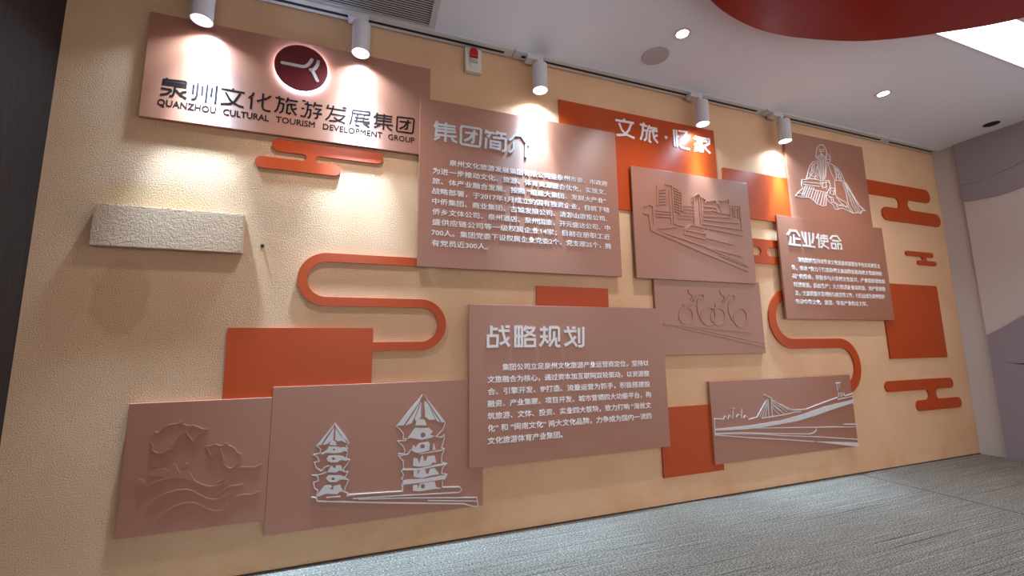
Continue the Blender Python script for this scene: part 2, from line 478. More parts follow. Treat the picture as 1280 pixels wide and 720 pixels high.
TI_DATA = {'文':[([(1.6468,2.5979),(1.8014,2.6008)],0),([(1.7217,2.62),(1.7176,2.5993)],0),([(1.676,2.5806),(1.6948,2.5324),(1.7258,2.5047),(1.8,2.4852)],0),([(1.7804,2.595),(1.7534,2.5391),(1.7182,2.4982),(1.6491,2.4854)],0)],'旅':[([(1.8866,2.6205),(1.882,2.5981)],0),([(1.8522,2.6009),(1.9153,2.5971)],0),([(1.8795,2.5943),(1.8676,2.5283),(1.8502,2.482)],0),([(1.8736,2.5615),(1.9098,2.561),(1.8995,2.5),(1.8816,2.4811)],0),([(1.9358,2.6075),(1.9178,2.5671)],0),([(1.9323,2.5892),(2.0016,2.5916)],0),([(1.9262,2.557),(1.9655,2.5731),(2.0056,2.5731)],0),([(1.9339,2.5583),(1.9248,2.484),(1.9418,2.4766)],0),([(1.9633,2.5632),(1.9687,2.5113),(2.0003,2.4812)],0),([(2.0018,2.5425),(1.9697,2.525)],0)],'dot':[(2.0777,2.5372)],'忆':[([(2.1527,2.6119),(2.152,2.4777)],0),([(2.1754,2.6143),(2.1749,2.4744)],0),([(2.1831,2.5725),(2.1924,2.5581)],0),([(2.195,2.6086),(2.2744,2.6129),(2.1991,2.4947),(2.2099,2.4798),(2.2925,2.4766)],0)],'家':[([(2.3594,2.5925),(2.3402,2.5646)],0),([(2.3503,2.5839),(2.486,2.5897),(2.4885,2.5636)],0),([(2.3649,2.5616),(2.4665,2.5658)],0),([(2.4198,2.5647),(2.3839,2.542),(2.3361,2.5204)],0),([(2.4011,2.5461),(2.4237,2.5178),(2.4113,2.4771),(2.3821,2.4783)],0),([(2.4122,2.5302),(2.3766,2.5084),(2.3353,2.4936)],0),([(2.4201,2.5067),(2.3785,2.4848),(2.3315,2.4706)],0),([(2.4896,2.5566),(2.4372,2.527)],0),([(2.429,2.5293),(2.4513,2.4973),(2.4871,2.4729)],0)]}
ST_DATA = {'战':[([(0.7151,1.144),(0.7148,1.0904)],0),([(0.715,1.1254),(0.7536,1.1245)],0),([(0.6954,1.0864),(0.7522,1.0863),(0.7501,1.0273),(0.6951,1.0259)],1),([(0.7578,1.1155),(0.827,1.1156)],0),([(0.7805,1.1444),(0.787,1.1013),(0.7983,1.0609),(0.8231,1.0245)],0),([(0.8211,1.0785),(0.8036,1.0559),(0.765,1.0371)],0),([(0.8008,1.1394),(0.8273,1.139)],0)],'略':[([(0.8632,1.1382),(0.904,1.1383),(0.9031,1.0267),(0.8605,1.0266)],1),([(0.8836,1.1372),(0.8817,1.0274)],0),([(0.8608,1.083),(0.9047,1.0828)],0),([(0.9336,1.1436),(0.918,1.1142)],0),([(0.9294,1.1322),(0.9822,1.1314),(0.9762,1.1179),(0.9466,1.0951),(0.9146,1.0807)],0),([(0.9313,1.1142),(0.9578,1.0961),(0.9901,1.0826)],0),([(0.9237,1.0643),(0.9852,1.0645),(0.9837,1.0258),(0.923,1.0254)],1)],'规':[([(1.0188,1.1221),(1.0711,1.1228)],0),([(1.0178,1.0804),(1.07,1.0808)],0),([(1.0486,1.1416),(1.0469,1.0803),(1.037,1.0491),(1.017,1.0234)],0),([(1.0489,1.0673),(1.0729,1.0426)],0),([(1.0819,1.053),(1.0858,1.1302),(1.0959,1.136),(1.1397,1.1351),(1.1454,1.1288),(1.1436,1.0515)],0),([(1.1138,1.1128),(1.1089,1.0644),(1.0764,1.0217)],0),([(1.1232,1.0748),(1.123,1.0301),(1.1333,1.0222),(1.1521,1.0241)],0)],'划':[([(1.1804,1.1118),(1.2658,1.114)],0),([(1.2053,1.1408),(1.2158,1.1011),(1.2353,1.0583),(1.2652,1.0197)],0),([(1.2585,1.0807),(1.229,1.0504),(1.1816,1.0243)],0),([(1.2351,1.1339),(1.2593,1.1334)],0),([(1.2836,1.1325),(1.281,1.0377)],0),([(1.3146,1.1402),(1.3099,1.0283),(1.2974,1.0204),(1.2737,1.0212)],0)]}
MS_DATA = {'企':[([(3.1828,1.877),(3.2172,1.9167),(3.2814,1.9179),(3.3144,1.8762)],0),([(3.249,1.8876),(3.2456,1.8012)],0),([(3.2496,1.8547),(3.3181,1.8525)],0),([(3.2129,1.8683),(3.2016,1.8022)],0),([(3.1804,1.8035),(3.3181,1.801)],0)],'业':[([(3.3464,1.919),(3.3535,1.873),(3.3718,1.8267)],0),([(3.3872,1.9182),(3.3825,1.8039)],0),([(3.428,1.9186),(3.4242,1.8035)],0),([(3.4764,1.9171),(3.4698,1.8652),(3.451,1.827)],0),([(3.3417,1.8039),(3.4806,1.799)],0)],'使':[([(3.5377,1.9161),(3.5265,1.8906),(3.5069,1.8714)],0),([(3.5324,1.8911),(3.5283,1.7948)],0),([(3.5585,1.8995),(3.6426,1.9039)],0),([(3.5971,1.914),(3.5973,1.8621),(3.5771,1.8226),(3.5473,1.7961)],0),([(3.5555,1.881),(3.6348,1.8828),(3.6382,1.8567),(3.5547,1.8547)],1),([(3.553,1.8377),(3.5913,1.8193),(3.6411,1.7965)],0)],'命':[([(3.6701,1.8782),(3.7058,1.9097),(3.7583,1.913),(3.7987,1.8706)],0),([(3.6931,1.8714),(3.775,1.8689)],0),([(3.6794,1.8447),(3.728,1.8452),(3.7247,1.8022),(3.6795,1.8034)],1),([(3.7528,1.7955),(3.7558,1.8472),(3.7955,1.8458),(3.7988,1.8059),(3.7756,1.8035)],0)]}
INTROT_DATA = [('泉州文化旅游发展集团有限公司是泉州市委、市政府',0.4638,1.5383,2.1021,0.036),('为进一步推动文化、旅游、体育资源整合优化，实现文、',0.3669,1.5263,2.0406,0.036),('旅、体产业融合发展，按照“组建大集团、发展大产业”',0.365,1.5214,1.9792,0.036),('战略部署，于2017年1月成立的国有独资企业，目前下辖',0.3658,1.5434,1.9178,0.036),('中侨集团、商业集团、古城发展公司、清源山旅投公司、',0.3666,1.5252,1.8563,0.036),('侨乡文体公司、泉州酒店、泉州国旅、开元盛达公司、中',0.3674,1.5431,1.7949,0.036),('盛供应链公司等一级权属企业14家；目前在册职工近',0.3682,1.5396,1.7335,0.036),('700人。集团党委下设权属企业党委2个、党支部25个，拥',0.3645,1.5421,1.672,0.036),('有党员近300人。',0.3653,0.6995,1.6106,0.036)]
STT_DATA = [('集团公司立足泉州文化旅游产业运营商定位，坚持以',0.7799,1.7887,0.9064,0.036),('文旅融合为核心，通过资本加互联网双轮驱动，以资源整',0.692,1.7888,0.8396,0.036),('合、引擎开发、IP打造、流量运营为抓手，积极搭建投',0.6916,1.7902,0.7727,0.036),('融资、产业集聚、项目开发、城市营销四大功能平台，构',0.6913,1.793,0.7059,0.036),('筑旅游、文体、投资、实业四大板块，致力打响“海丝文',0.6909,1.7881,0.6391,0.036),('化”和“闽南文化”两大文化品牌，力争成为国内一流的',0.6906,1.7883,0.5723,0.036),('文化旅游体育产业集团。',0.6902,1.1519,0.5055,0.036)]
MST_DATA = [('集团始终坚持以传承文化旅游资源整合平台公司责任主',3.2723,4.2707,1.682,0.038),('体，秉承“致力于打造泉州文旅品牌弘扬海丝文化精神和',3.1893,4.2782,1.6147,0.038),('品”的使命，积极参与大泉州文化复兴，产业提质增效和',3.1908,4.3052,1.5474,0.038),('转型建设，反应生产；大力推进企业高质量，资产管理增',3.1913,4.2955,1.4801,0.038),('法，文旅资源开发利用与建设等工作，已日益成为泉州保护',3.1963,4.2763,1.4128,0.038),('传承中华文化、旅游、体育产业的主力军。',3.1933,4.0391,1.3455,0.038)]
ENG_DATA = [('QUANZHOU',-0.9619,-0.7208,2.2202,0.0307),('CULTURAL',-0.6901,-0.4851,2.2188,0.0307),('TOURISM',-0.4532,-0.2659,2.2211,0.0307),('DEVELOPMENT',-0.2259,0.0824,2.2203,0.0307),('GROUP',0.1142,0.2616,2.2165,0.0307)]
FISH_DATA = [[(-0.8374,0.6658),(-0.8227,0.6636),(-0.8127,0.6792),(-0.7911,0.6929),(-0.7551,0.697),(-0.7493,0.7066),(-0.7439,0.7012),(-0.7368,0.7042),(-0.7382,0.6931),(-0.7139,0.6817),(-0.6973,0.6852),(-0.6797,0.6773),(-0.6618,0.6662),(-0.6418,0.6647),(-0.6638,0.6468),(-0.6772,0.644),(-0.6918,0.6149),(-0.7068,0.6347),(-0.7223,0.661),(-0.7275,0.6633),(-0.7317,0.654),(-0.7431,0.651),(-0.7455,0.6397),(-0.7564,0.631),(-0.7586,0.6178),(-0.7695,0.6099),(-0.7653,0.5993),(-0.7693,0.5883),(-0.7871,0.5861),(-0.7992,0.5758),(-0.8166,0.5729),(-0.8335,0.5827),(-0.846,0.5988),(-0.8403,0.6058),(-0.8482,0.6233),(-0.8427,0.6342),(-0.8453,0.6457),(-0.8431,0.6568)],[(-0.6423,0.5887),(-0.6252,0.5892),(-0.605,0.5953),(-0.5887,0.5868),(-0.5697,0.5891),(-0.5661,0.5975),(-0.5611,0.5924),(-0.5555,0.5966),(-0.5537,0.587),(-0.5335,0.5754),(-0.5239,0.5647),(-0.5157,0.549),(-0.5012,0.5449),(-0.499,0.5387),(-0.5058,0.5335),(-0.4997,0.523),(-0.5082,0.516),(-0.5059,0.5079),(-0.5125,0.5007),(-0.5222,0.488),(-0.5377,0.4829),(-0.554,0.4904),(-0.5619,0.5036),(-0.5708,0.5064),(-0.5649,0.5214),(-0.5705,0.5259),(-0.5695,0.5375),(-0.5761,0.542),(-0.5762,0.5576),(-0.5842,0.572),(-0.5906,0.5647),(-0.6184,0.5432),(-0.631,0.5742)]]
DROPS_DATA = [[(-0.817,0.5382),(-0.8157,0.5353),(-0.8151,0.5322),(-0.815,0.5291),(-0.8156,0.5262),(-0.8168,0.5235),(-0.8185,0.5212),(-0.8207,0.5195),(-0.8232,0.5184),(-0.8259,0.518),(-0.8287,0.5182),(-0.8314,0.5192),(-0.834,0.5207),(-0.8362,0.5228),(-0.8379,0.5254),(-0.8392,0.5283),(-0.8398,0.5313),(-0.8399,0.5344),(-0.8393,0.5374),(-0.8381,0.54),(-0.8364,0.5423),(-0.8343,0.544),(-0.8318,0.5452),(-0.8291,0.5456),(-0.8263,0.5454),(-0.8235,0.5445),(-0.821,0.5429),(-0.8188,0.5408)],[(-0.7031,0.5202),(-0.7025,0.5183),(-0.7026,0.5163),(-0.7033,0.5141),(-0.7046,0.512),(-0.7063,0.5101),(-0.7085,0.5084),(-0.711,0.507),(-0.7137,0.5061),(-0.7164,0.5056),(-0.719,0.5055),(-0.7214,0.5059),(-0.7235,0.5068),(-0.7251,0.5081),(-0.7263,0.5097),(-0.7268,0.5116),(-0.7267,0.5137),(-0.726,0.5158),(-0.7248,0.5179),(-0.7231,0.5198),(-0.7209,0.5215),(-0.7184,0.5229),(-0.7157,0.5239),(-0.713,0.5244),(-0.7104,0.5244),(-0.7079,0.524),(-0.7058,0.5231),(-0.7042,0.5219)],[(-0.8583,0.462),(-0.8579,0.4594),(-0.8583,0.4568),(-0.8595,0.4544),(-0.8613,0.4521),(-0.8637,0.4502),(-0.8666,0.4487),(-0.8699,0.4478),(-0.8733,0.4474),(-0.8767,0.4475),(-0.8799,0.4483),(-0.8828,0.4495),(-0.8853,0.4513),(-0.8871,0.4534),(-0.8882,0.4558),(-0.8886,0.4583),(-0.8882,0.4609),(-0.8871,0.4633),(-0.8853,0.4656),(-0.8829,0.4675),(-0.88,0.469),(-0.8768,0.4699),(-0.8734,0.4704),(-0.8699,0.4702),(-0.8667,0.4695),(-0.8638,0.4682),(-0.8613,0.4665),(-0.8595,0.4644)]]
SPLASH_DATA = [[(-0.8469,0.4875),(-0.8385,0.5053),(-0.8129,0.512),(-0.7904,0.5097),(-0.7772,0.4989),(-0.7779,0.517),(-0.7588,0.5246),(-0.7457,0.5171),(-0.7398,0.4951),(-0.7307,0.4856),(-0.7061,0.4906),(-0.6927,0.4806),(-0.6827,0.4604),(-0.6684,0.4397),(-0.6503,0.4243),(-0.6678,0.4315),(-0.6944,0.4488),(-0.7328,0.4601),(-0.7783,0.4628),(-0.7881,0.4727),(-0.8161,0.4786),(-0.8382,0.4796)]]
WAVES_DATA = [[(-0.8772,0.4056),(-0.8634,0.4269),(-0.845,0.4432),(-0.8142,0.4569),(-0.7783,0.4632)],[(-0.6729,0.4426),(-0.6548,0.4286),(-0.6282,0.415),(-0.6064,0.4106),(-0.5806,0.413),(-0.555,0.4222),(-0.5448,0.4332)],[(-0.5838,0.4279),(-0.5519,0.4414),(-0.5314,0.4636),(-0.5146,0.4792),(-0.4969,0.4838),(-0.4465,0.4777),(-0.4283,0.4804),(-0.4118,0.4903)],[(-0.8355,0.3569),(-0.812,0.3838),(-0.7732,0.4023),(-0.7329,0.4101),(-0.6996,0.4086),(-0.6737,0.3984),(-0.6467,0.3776),(-0.6199,0.36),(-0.5936,0.3534),(-0.5679,0.3569),(-0.5468,0.3679),(-0.5386,0.3766)],[(-0.5778,0.374),(-0.5572,0.3909),(-0.5361,0.4045),(-0.5005,0.4038),(-0.483,0.4092)],[(-0.7969,0.3015),(-0.7786,0.3219),(-0.7438,0.3428),(-0.7035,0.353),(-0.67,0.3506),(-0.6436,0.3369),(-0.6166,0.3168),(-0.5857,0.3032),(-0.5555,0.3055),(-0.5344,0.3157)],[(-0.552,0.318),(-0.531,0.3297),(-0.5105,0.3538),(-0.4888,0.3618),(-0.4479,0.3569),(-0.43,0.3611),(-0.4145,0.3692)]]
PAG_S_FILL_DATA = [[(-0.1015,0.6539),(-0.1052,0.6471),(-0.1386,0.6039),(-0.1804,0.5552),(-0.1585,0.5545),(-0.1354,0.5949),(-0.1196,0.617),(-0.1043,0.6394)],[(-0.104,0.6335),(-0.1166,0.6127),(-0.1312,0.5887),(-0.1529,0.554),(-0.1282,0.5577),(-0.1176,0.5702),(-0.1038,0.5743)],[(-0.0993,0.6538),(-0.0944,0.6464),(-0.0537,0.5944),(-0.0294,0.5588),(-0.0408,0.5586),(-0.0709,0.5987),(-0.0962,0.6359)],[(-0.096,0.63),(-0.0959,0.5736),(-0.0809,0.5666),(-0.0639,0.5664),(-0.0436,0.5553),(-0.028,0.5528),(-0.0707,0.5928)],[(-0.1224,0.5531),(-0.1175,0.5673),(-0.1065,0.5722),(-0.0932,0.5641),(-0.0859,0.55),(-0.097,0.5469)],[(-0.1595,0.516),(-0.1405,0.5229),(-0.1272,0.5362),(-0.1248,0.5446),(-0.0912,0.5418),(-0.0682,0.5328),(-0.057,0.5359),(-0.0397,0.5303),(-0.0333,0.5104),(-0.0506,0.5178),(-0.0673,0.5105),(-0.1011,0.5107),(-0.1347,0.5166),(-0.1508,0.5077)],[(-0.1306,0.4875),(-0.1229,0.5011),(-0.0895,0.5009),(-0.0611,0.4954),(-0.0465,0.4853),(-0.0261,0.4717),(-0.0431,0.4704),(-0.0659,0.4755),(-0.0824,0.4656),(-0.1076,0.468),(-0.1246,0.4754)],[(-0.1251,0.424),(-0.1123,0.4484),(-0.107,0.4536),(-0.1009,0.4415),(-0.0896,0.4375),(-0.0863,0.4515),(-0.0649,0.4494),(-0.0586,0.4343),(-0.0496,0.419),(-0.0696,0.4268),(-0.086,0.4188)],[(-0.1305,0.399),(-0.1189,0.4091),(-0.0855,0.4055),(-0.0629,0.4014),(-0.0429,0.3923),(-0.0253,0.376),(-0.0452,0.3811),(-0.065,0.3833),(-0.0813,0.3736),(-0.1091,0.3756),(-0.1234,0.3868)],[(-0.1692,0.3162),(-0.1591,0.3318),(-0.1333,0.3625),(-0.1086,0.3625),(-0.0999,0.353),(-0.1106,0.3457),(-0.0937,0.3381),(-0.0945,0.3552),(-0.064,0.3591),(-0.0577,0.3424),(-0.0429,0.3207),(-0.06,0.3285),(-0.0762,0.3162),(-0.1261,0.325),(-0.153,0.3171)],[(-0.0921,0.4838),(-0.0928,0.4811),(-0.0949,0.4791),(-0.0979,0.4782),(-0.1014,0.4785),(-0.1046,0.4801),(-0.1069,0.4825),(-0.1078,0.4853),(-0.1071,0.488),(-0.1051,0.49),(-0.102,0.491),(-0.0985,0.4906),(-0.0953,0.4891),(-0.093,0.4867)],[(-0.0887,0.3887),(-0.0894,0.3858),(-0.0916,0.3837),(-0.0949,0.3827),(-0.0986,0.3831),(-0.102,0.3848),(-0.1044,0.3875),(-0.1054,0.3905),(-0.1047,0.3934),(-0.1025,0.3956),(-0.0992,0.3965),(-0.0955,0.3961),(-0.092,0.3944),(-0.0896,0.3918)],[(-0.0934,0.5274),(-0.094,0.5254),(-0.096,0.5241),(-0.0988,0.5238),(-0.1017,0.5246),(-0.1038,0.5263),(-0.1046,0.5284),(-0.104,0.5304),(-0.102,0.5317),(-0.0992,0.532),(-0.0963,0.5312),(-0.0942,0.5295)]]
PAG_S_LINE_DATA = [[(-0.1804,0.5552),(-0.1598,0.535),(-0.1622,0.5162),(-0.1893,0.5113),(-0.1695,0.4969),(-0.1648,0.4782),(-0.1848,0.4756),(-0.1754,0.4491),(-0.1529,0.4326),(-0.1371,0.448),(-0.1153,0.4544)],[(-0.1278,0.4243),(-0.1576,0.4161),(-0.1912,0.4168),(-0.1682,0.4104),(-0.1628,0.3884),(-0.1842,0.3823),(-0.1792,0.3565),(-0.164,0.3435),(-0.1667,0.3215)],[(-0.0292,0.5541),(-0.043,0.5405),(-0.0339,0.5263)],[(-0.0344,0.5105),(-0.0407,0.4819),(-0.0249,0.4716),(-0.0366,0.4495),(-0.0501,0.4335),(-0.0496,0.419),(-0.0307,0.4153),(-0.0401,0.3949),(-0.0408,0.3835),(-0.0258,0.3761),(-0.0408,0.3405),(-0.0429,0.3225),(-0.0274,0.3149),(-0.0309,0.3022),(0.0304,0.3034)]]
PAG_B_FILL_DATA = [[(0.3308,0.7737),(0.3195,0.7596),(0.2652,0.698),(0.1969,0.6209),(0.2349,0.6198),(0.2777,0.6813),(0.3134,0.7315)],[(0.3223,0.7392),(0.2897,0.687),(0.2428,0.6192),(0.2747,0.6273),(0.2887,0.6526),(0.3058,0.6956)],[(0.3248,0.735),(0.3139,0.7032),(0.292,0.6524),(0.2971,0.6361),(0.3189,0.6507),(0.3245,0.6583)],[(0.3357,0.7735),(0.3459,0.7599),(0.3968,0.6984),(0.4549,0.623),(0.4355,0.621),(0.3757,0.7119)],[(0.3444,0.7518),(0.3673,0.7148),(0.4296,0.6214),(0.4076,0.6327),(0.3844,0.6829),(0.3546,0.7293)],[(0.3437,0.7405),(0.3458,0.6569),(0.3684,0.6393),(0.4017,0.6396),(0.3614,0.7208)],[(0.2951,0.6163),(0.3028,0.6397),(0.3189,0.6482),(0.3436,0.641),(0.3564,0.612)],[(0.2523,0.5485),(0.2835,0.5894),(0.2954,0.602),(0.369,0.5967),(0.39,0.5774),(0.3736,0.5627),(0.3986,0.5527),(0.3656,0.5433),(0.3289,0.5407),(0.2923,0.5492),(0.2721,0.5548)],[(0.2774,0.4916),(0.2889,0.518),(0.3012,0.5013),(0.317,0.5235),(0.3659,0.5274),(0.3743,0.5148),(0.3706,0.4833),(0.338,0.4768),(0.3098,0.4746),(0.2895,0.4827)],[(0.3871,0.4819),(0.3949,0.517),(0.4061,0.4818)],[(0.2869,0.4129),(0.2901,0.4515),(0.3103,0.4456),(0.3188,0.4175),(0.3303,0.4555),(0.3383,0.4587),(0.3428,0.4308),(0.355,0.4296),(0.3629,0.4525),(0.3998,0.453),(0.4085,0.4166),(0.3879,0.4186),(0.3799,0.4076),(0.3433,0.4034),(0.311,0.4066)],[(0.2359,0.395),(0.2357,0.4027),(0.3192,0.3973),(0.4004,0.4055),(0.4669,0.4093),(0.4636,0.4),(0.4005,0.3961),(0.3193,0.3879)],[(0.2919,0.3584),(0.2913,0.3893),(0.3113,0.3872),(0.3118,0.364),(0.3233,0.3899),(0.3516,0.3869),(0.356,0.367),(0.3683,0.3618),(0.376,0.3884),(0.4006,0.3898),(0.4257,0.3557),(0.3928,0.3553),(0.3765,0.3532),(0.3321,0.3463)],[(0.2372,0.3376),(0.2488,0.3462),(0.3523,0.3426),(0.4674,0.3505),(0.4592,0.3285),(0.3445,0.3248),(0.2414,0.3242)],[(0.2893,0.2897),(0.2888,0.3165),(0.3126,0.3161),(0.3146,0.2944),(0.3245,0.3225),(0.4014,0.3231),(0.41,0.291),(0.4389,0.2838),(0.3856,0.2846),(0.3212,0.2821)],[(0.3498,0.5621),(0.3486,0.556),(0.345,0.5513),(0.3398,0.5489),(0.334,0.5494),(0.3287,0.5526),(0.325,0.5578),(0.3236,0.5641),(0.3248,0.5703),(0.3283,0.575),(0.3335,0.5773),(0.3393,0.5769),(0.3446,0.5737),(0.3484,0.5684)],[(0.3482,0.5043),(0.347,0.4992),(0.3434,0.4954),(0.3382,0.4936),(0.3324,0.4941),(0.3272,0.4969),(0.3235,0.5013),(0.3221,0.5065),(0.3233,0.5116),(0.3269,0.5154),(0.3321,0.5172),(0.3379,0.5167),(0.3431,0.514),(0.3468,0.5096)],[(0.3513,0.304),(0.3503,0.2988),(0.3472,0.2948),(0.3427,0.293),(0.3377,0.2935),(0.3331,0.2964),(0.33,0.3011),(0.3288,0.3066),(0.3298,0.3118),(0.3328,0.3157),(0.3373,0.3176),(0.3423,0.317),(0.3469,0.3141),(0.3501,0.3095)]]
PAG_B_LINE_DATA = [[(0.1969,0.6209),(0.2195,0.5981),(0.2358,0.5772),(0.2339,0.5539),(0.2507,0.5502),(0.2485,0.5425),(0.2066,0.5429),(0.2332,0.5173),(0.244,0.4946),(0.242,0.4753),(0.2128,0.4803),(0.2147,0.4663),(0.2372,0.441),(0.2397,0.4023),(0.2305,0.3917),(0.2404,0.3716),(0.2314,0.3535),(0.2426,0.3408),(0.2321,0.323),(0.2395,0.3031),(0.2359,0.2899)],[(0.4549,0.6213),(0.4443,0.5855),(0.4069,0.5504),(0.4363,0.5433),(0.4505,0.5567),(0.449,0.5326),(0.4368,0.4895),(0.4511,0.4842),(0.4373,0.4455),(0.4376,0.4137),(0.4653,0.407),(0.442,0.3856),(0.4382,0.3583),(0.4657,0.3515),(0.4427,0.3186),(0.443,0.2888)],[(0.2147,0.4678),(0.2618,0.4735),(0.2734,0.4935)],[(0.3179,0.4684),(0.4328,0.4762),(0.4511,0.4842)]]
PAG_BASE_LINE_DATA = [[(-0.1913,0.3167),(-0.1689,0.3107),(-0.1638,0.295)],[(0.5498,0.1934),(0.6211,0.1682),(0.6372,0.1727),(0.6316,0.2139),(0.2338,0.2605),(0.0249,0.2802)],[(-0.0295,0.307),(0.2331,0.2927),(0.2396,0.3221)],[(0.4422,0.2889),(0.5377,0.2786),(0.5464,0.263),(0.5323,0.2515),(0.2049,0.2745),(-0.0021,0.2862)],[(0.3659,0.2316),(0.6332,0.1953)],[(-0.1241,0.3065),(-0.059,0.3039)]]
PAG_BASE_FILL_DATA = [[(-0.1665,0.2986),(0.1773,0.2475),(0.5576,0.1953),(0.5892,0.184),(0.1775,0.2406),(-0.1636,0.2917)]]
BIKE_LINE_DATA = [[(2.1955,1.224),(2.1936,1.2138),(2.1899,1.2039),(2.1846,1.1945),(2.1777,1.1861),(2.1695,1.1789),(2.1603,1.1729),(2.1504,1.1686),(2.1399,1.1659),(2.1294,1.1649),(2.119,1.1657),(2.1091,1.1683),(2.1,1.1725),(2.092,1.1782),(2.0852,1.1853),(2.08,1.1935),(2.0764,1.2026),(2.0745,1.2123),(2.0744,1.2224),(2.0762,1.2325),(2.0797,1.2423),(2.0849,1.2516),(2.0916,1.26),(2.0997,1.2674),(2.1088,1.2734),(2.1187,1.2779),(2.1291,1.2808),(2.1397,1.2819),(2.1502,1.2812),(2.1602,1.2787),(2.1695,1.2746),(2.1777,1.2688),(2.1846,1.2617),(2.1899,1.2534),(2.1936,1.2441),(2.1955,1.2342),(2.1955,1.224)],[(2.3968,1.2231),(2.3946,1.2119),(2.3906,1.2011),(2.3849,1.1909),(2.3775,1.1817),(2.3689,1.1737),(2.3592,1.1672),(2.3487,1.1625),(2.3377,1.1595),(2.3267,1.1585),(2.3159,1.1594),(2.3056,1.1622),(2.2961,1.1668),(2.2878,1.1731),(2.2809,1.1808),(2.2755,1.1898),(2.2719,1.1998),(2.2701,1.2105),(2.2702,1.2215),(2.2722,1.2326),(2.2761,1.2433),(2.2817,1.2535),(2.2888,1.2627),(2.2973,1.2708),(2.307,1.2773),(2.3174,1.2823),(2.3283,1.2854),(2.3395,1.2866),(2.3504,1.2858),(2.3609,1.2831),(2.3705,1.2786),(2.3789,1.2723),(2.386,1.2644),(2.3915,1.2553),(2.3952,1.2452),(2.3969,1.2343),(2.3968,1.2231)],[(2.4845,1.2228),(2.4824,1.212),(2.4783,1.2015),(2.4724,1.1917),(2.465,1.1828),(2.4561,1.1751),(2.4462,1.1689),(2.4355,1.1643),(2.4244,1.1614),(2.4131,1.1604),(2.4021,1.1613),(2.3916,1.164),(2.382,1.1684),(2.3735,1.1745),(2.3664,1.182),(2.361,1.1906),(2.3573,1.2003),(2.3554,1.2105),(2.3556,1.2212),(2.3576,1.2318),(2.3615,1.2422),(2.3672,1.252),(2.3745,1.2609),(2.3832,1.2687),(2.393,1.2751),(2.4036,1.2798),(2.4147,1.2828),(2.4261,1.284),(2.4372,1.2833),(2.4479,1.2807),(2.4577,1.2763),(2.4663,1.2702),(2.4736,1.2627),(2.4791,1.2539),(2.4829,1.2441),(2.4847,1.2336),(2.4845,1.2228)],[(2.6917,1.2159),(2.6893,1.2041),(2.6851,1.1926),(2.6791,1.1819),(2.6717,1.1722),(2.6629,1.1638),(2.6531,1.157),(2.6426,1.152),(2.6317,1.1489),(2.6208,1.1479),(2.6101,1.1488),(2.6,1.1518),(2.5907,1.1567),(2.5827,1.1633),(2.576,1.1715),(2.5709,1.181),(2.5676,1.1915),(2.566,1.2028),(2.5664,1.2144),(2.5687,1.2261),(2.5728,1.2374),(2.5785,1.2482),(2.5858,1.2579),(2.5945,1.2664),(2.6042,1.2733),(2.6146,1.2785),(2.6255,1.2817),(2.6366,1.283),(2.6474,1.2821),(2.6577,1.2793),(2.6671,1.2744),(2.6753,1.2678),(2.6821,1.2595),(2.6873,1.2498),(2.6907,1.2391),(2.6922,1.2277),(2.6917,1.2159)]]
RIDER_LINE_DATA = [[(2.1682,1.4067),(2.1748,1.382),(2.2061,1.3688),(2.2019,1.3417),(2.1822,1.3384)],[(2.1113,1.3029),(2.1261,1.2949),(2.1806,1.301),(2.2102,1.3179),(2.2299,1.3588),(2.2539,1.3774),(2.29,1.3799),(2.3066,1.366),(2.2959,1.3485),(2.2641,1.3434),(2.2468,1.3308),(2.2379,1.3022),(2.2421,1.2528),(2.2596,1.2037),(2.2741,1.1877)],[(2.4582,1.4129),(2.4645,1.3838),(2.4973,1.3665),(2.4875,1.3369),(2.4651,1.3284)],[(2.4015,1.3131),(2.4041,1.2937),(2.4606,1.3035),(2.4906,1.3224),(2.5178,1.356),(2.5489,1.3805),(2.5778,1.3828),(2.5955,1.3693),(2.5829,1.343),(2.5508,1.3378),(2.5331,1.3234),(2.5233,1.2939),(2.5285,1.2394),(2.5533,1.1903)]]
GROUND_LINE_DATA = [[(1.9398,1.163),(2.09,1.1557),(2.7245,1.1079)],[(2.107,1.1538),(2.4564,1.0915),(2.8359,1.0266)]]
GROUND_FILL_DATA = [[(1.9398,1.163),(2.0143,1.1594),(2.1909,1.1265),(2.4553,1.0808),(2.8401,1.0206),(2.8428,0.9956),(2.4541,1.0701),(2.1472,1.1229),(2.0221,1.1526),(1.9395,1.1589)]]
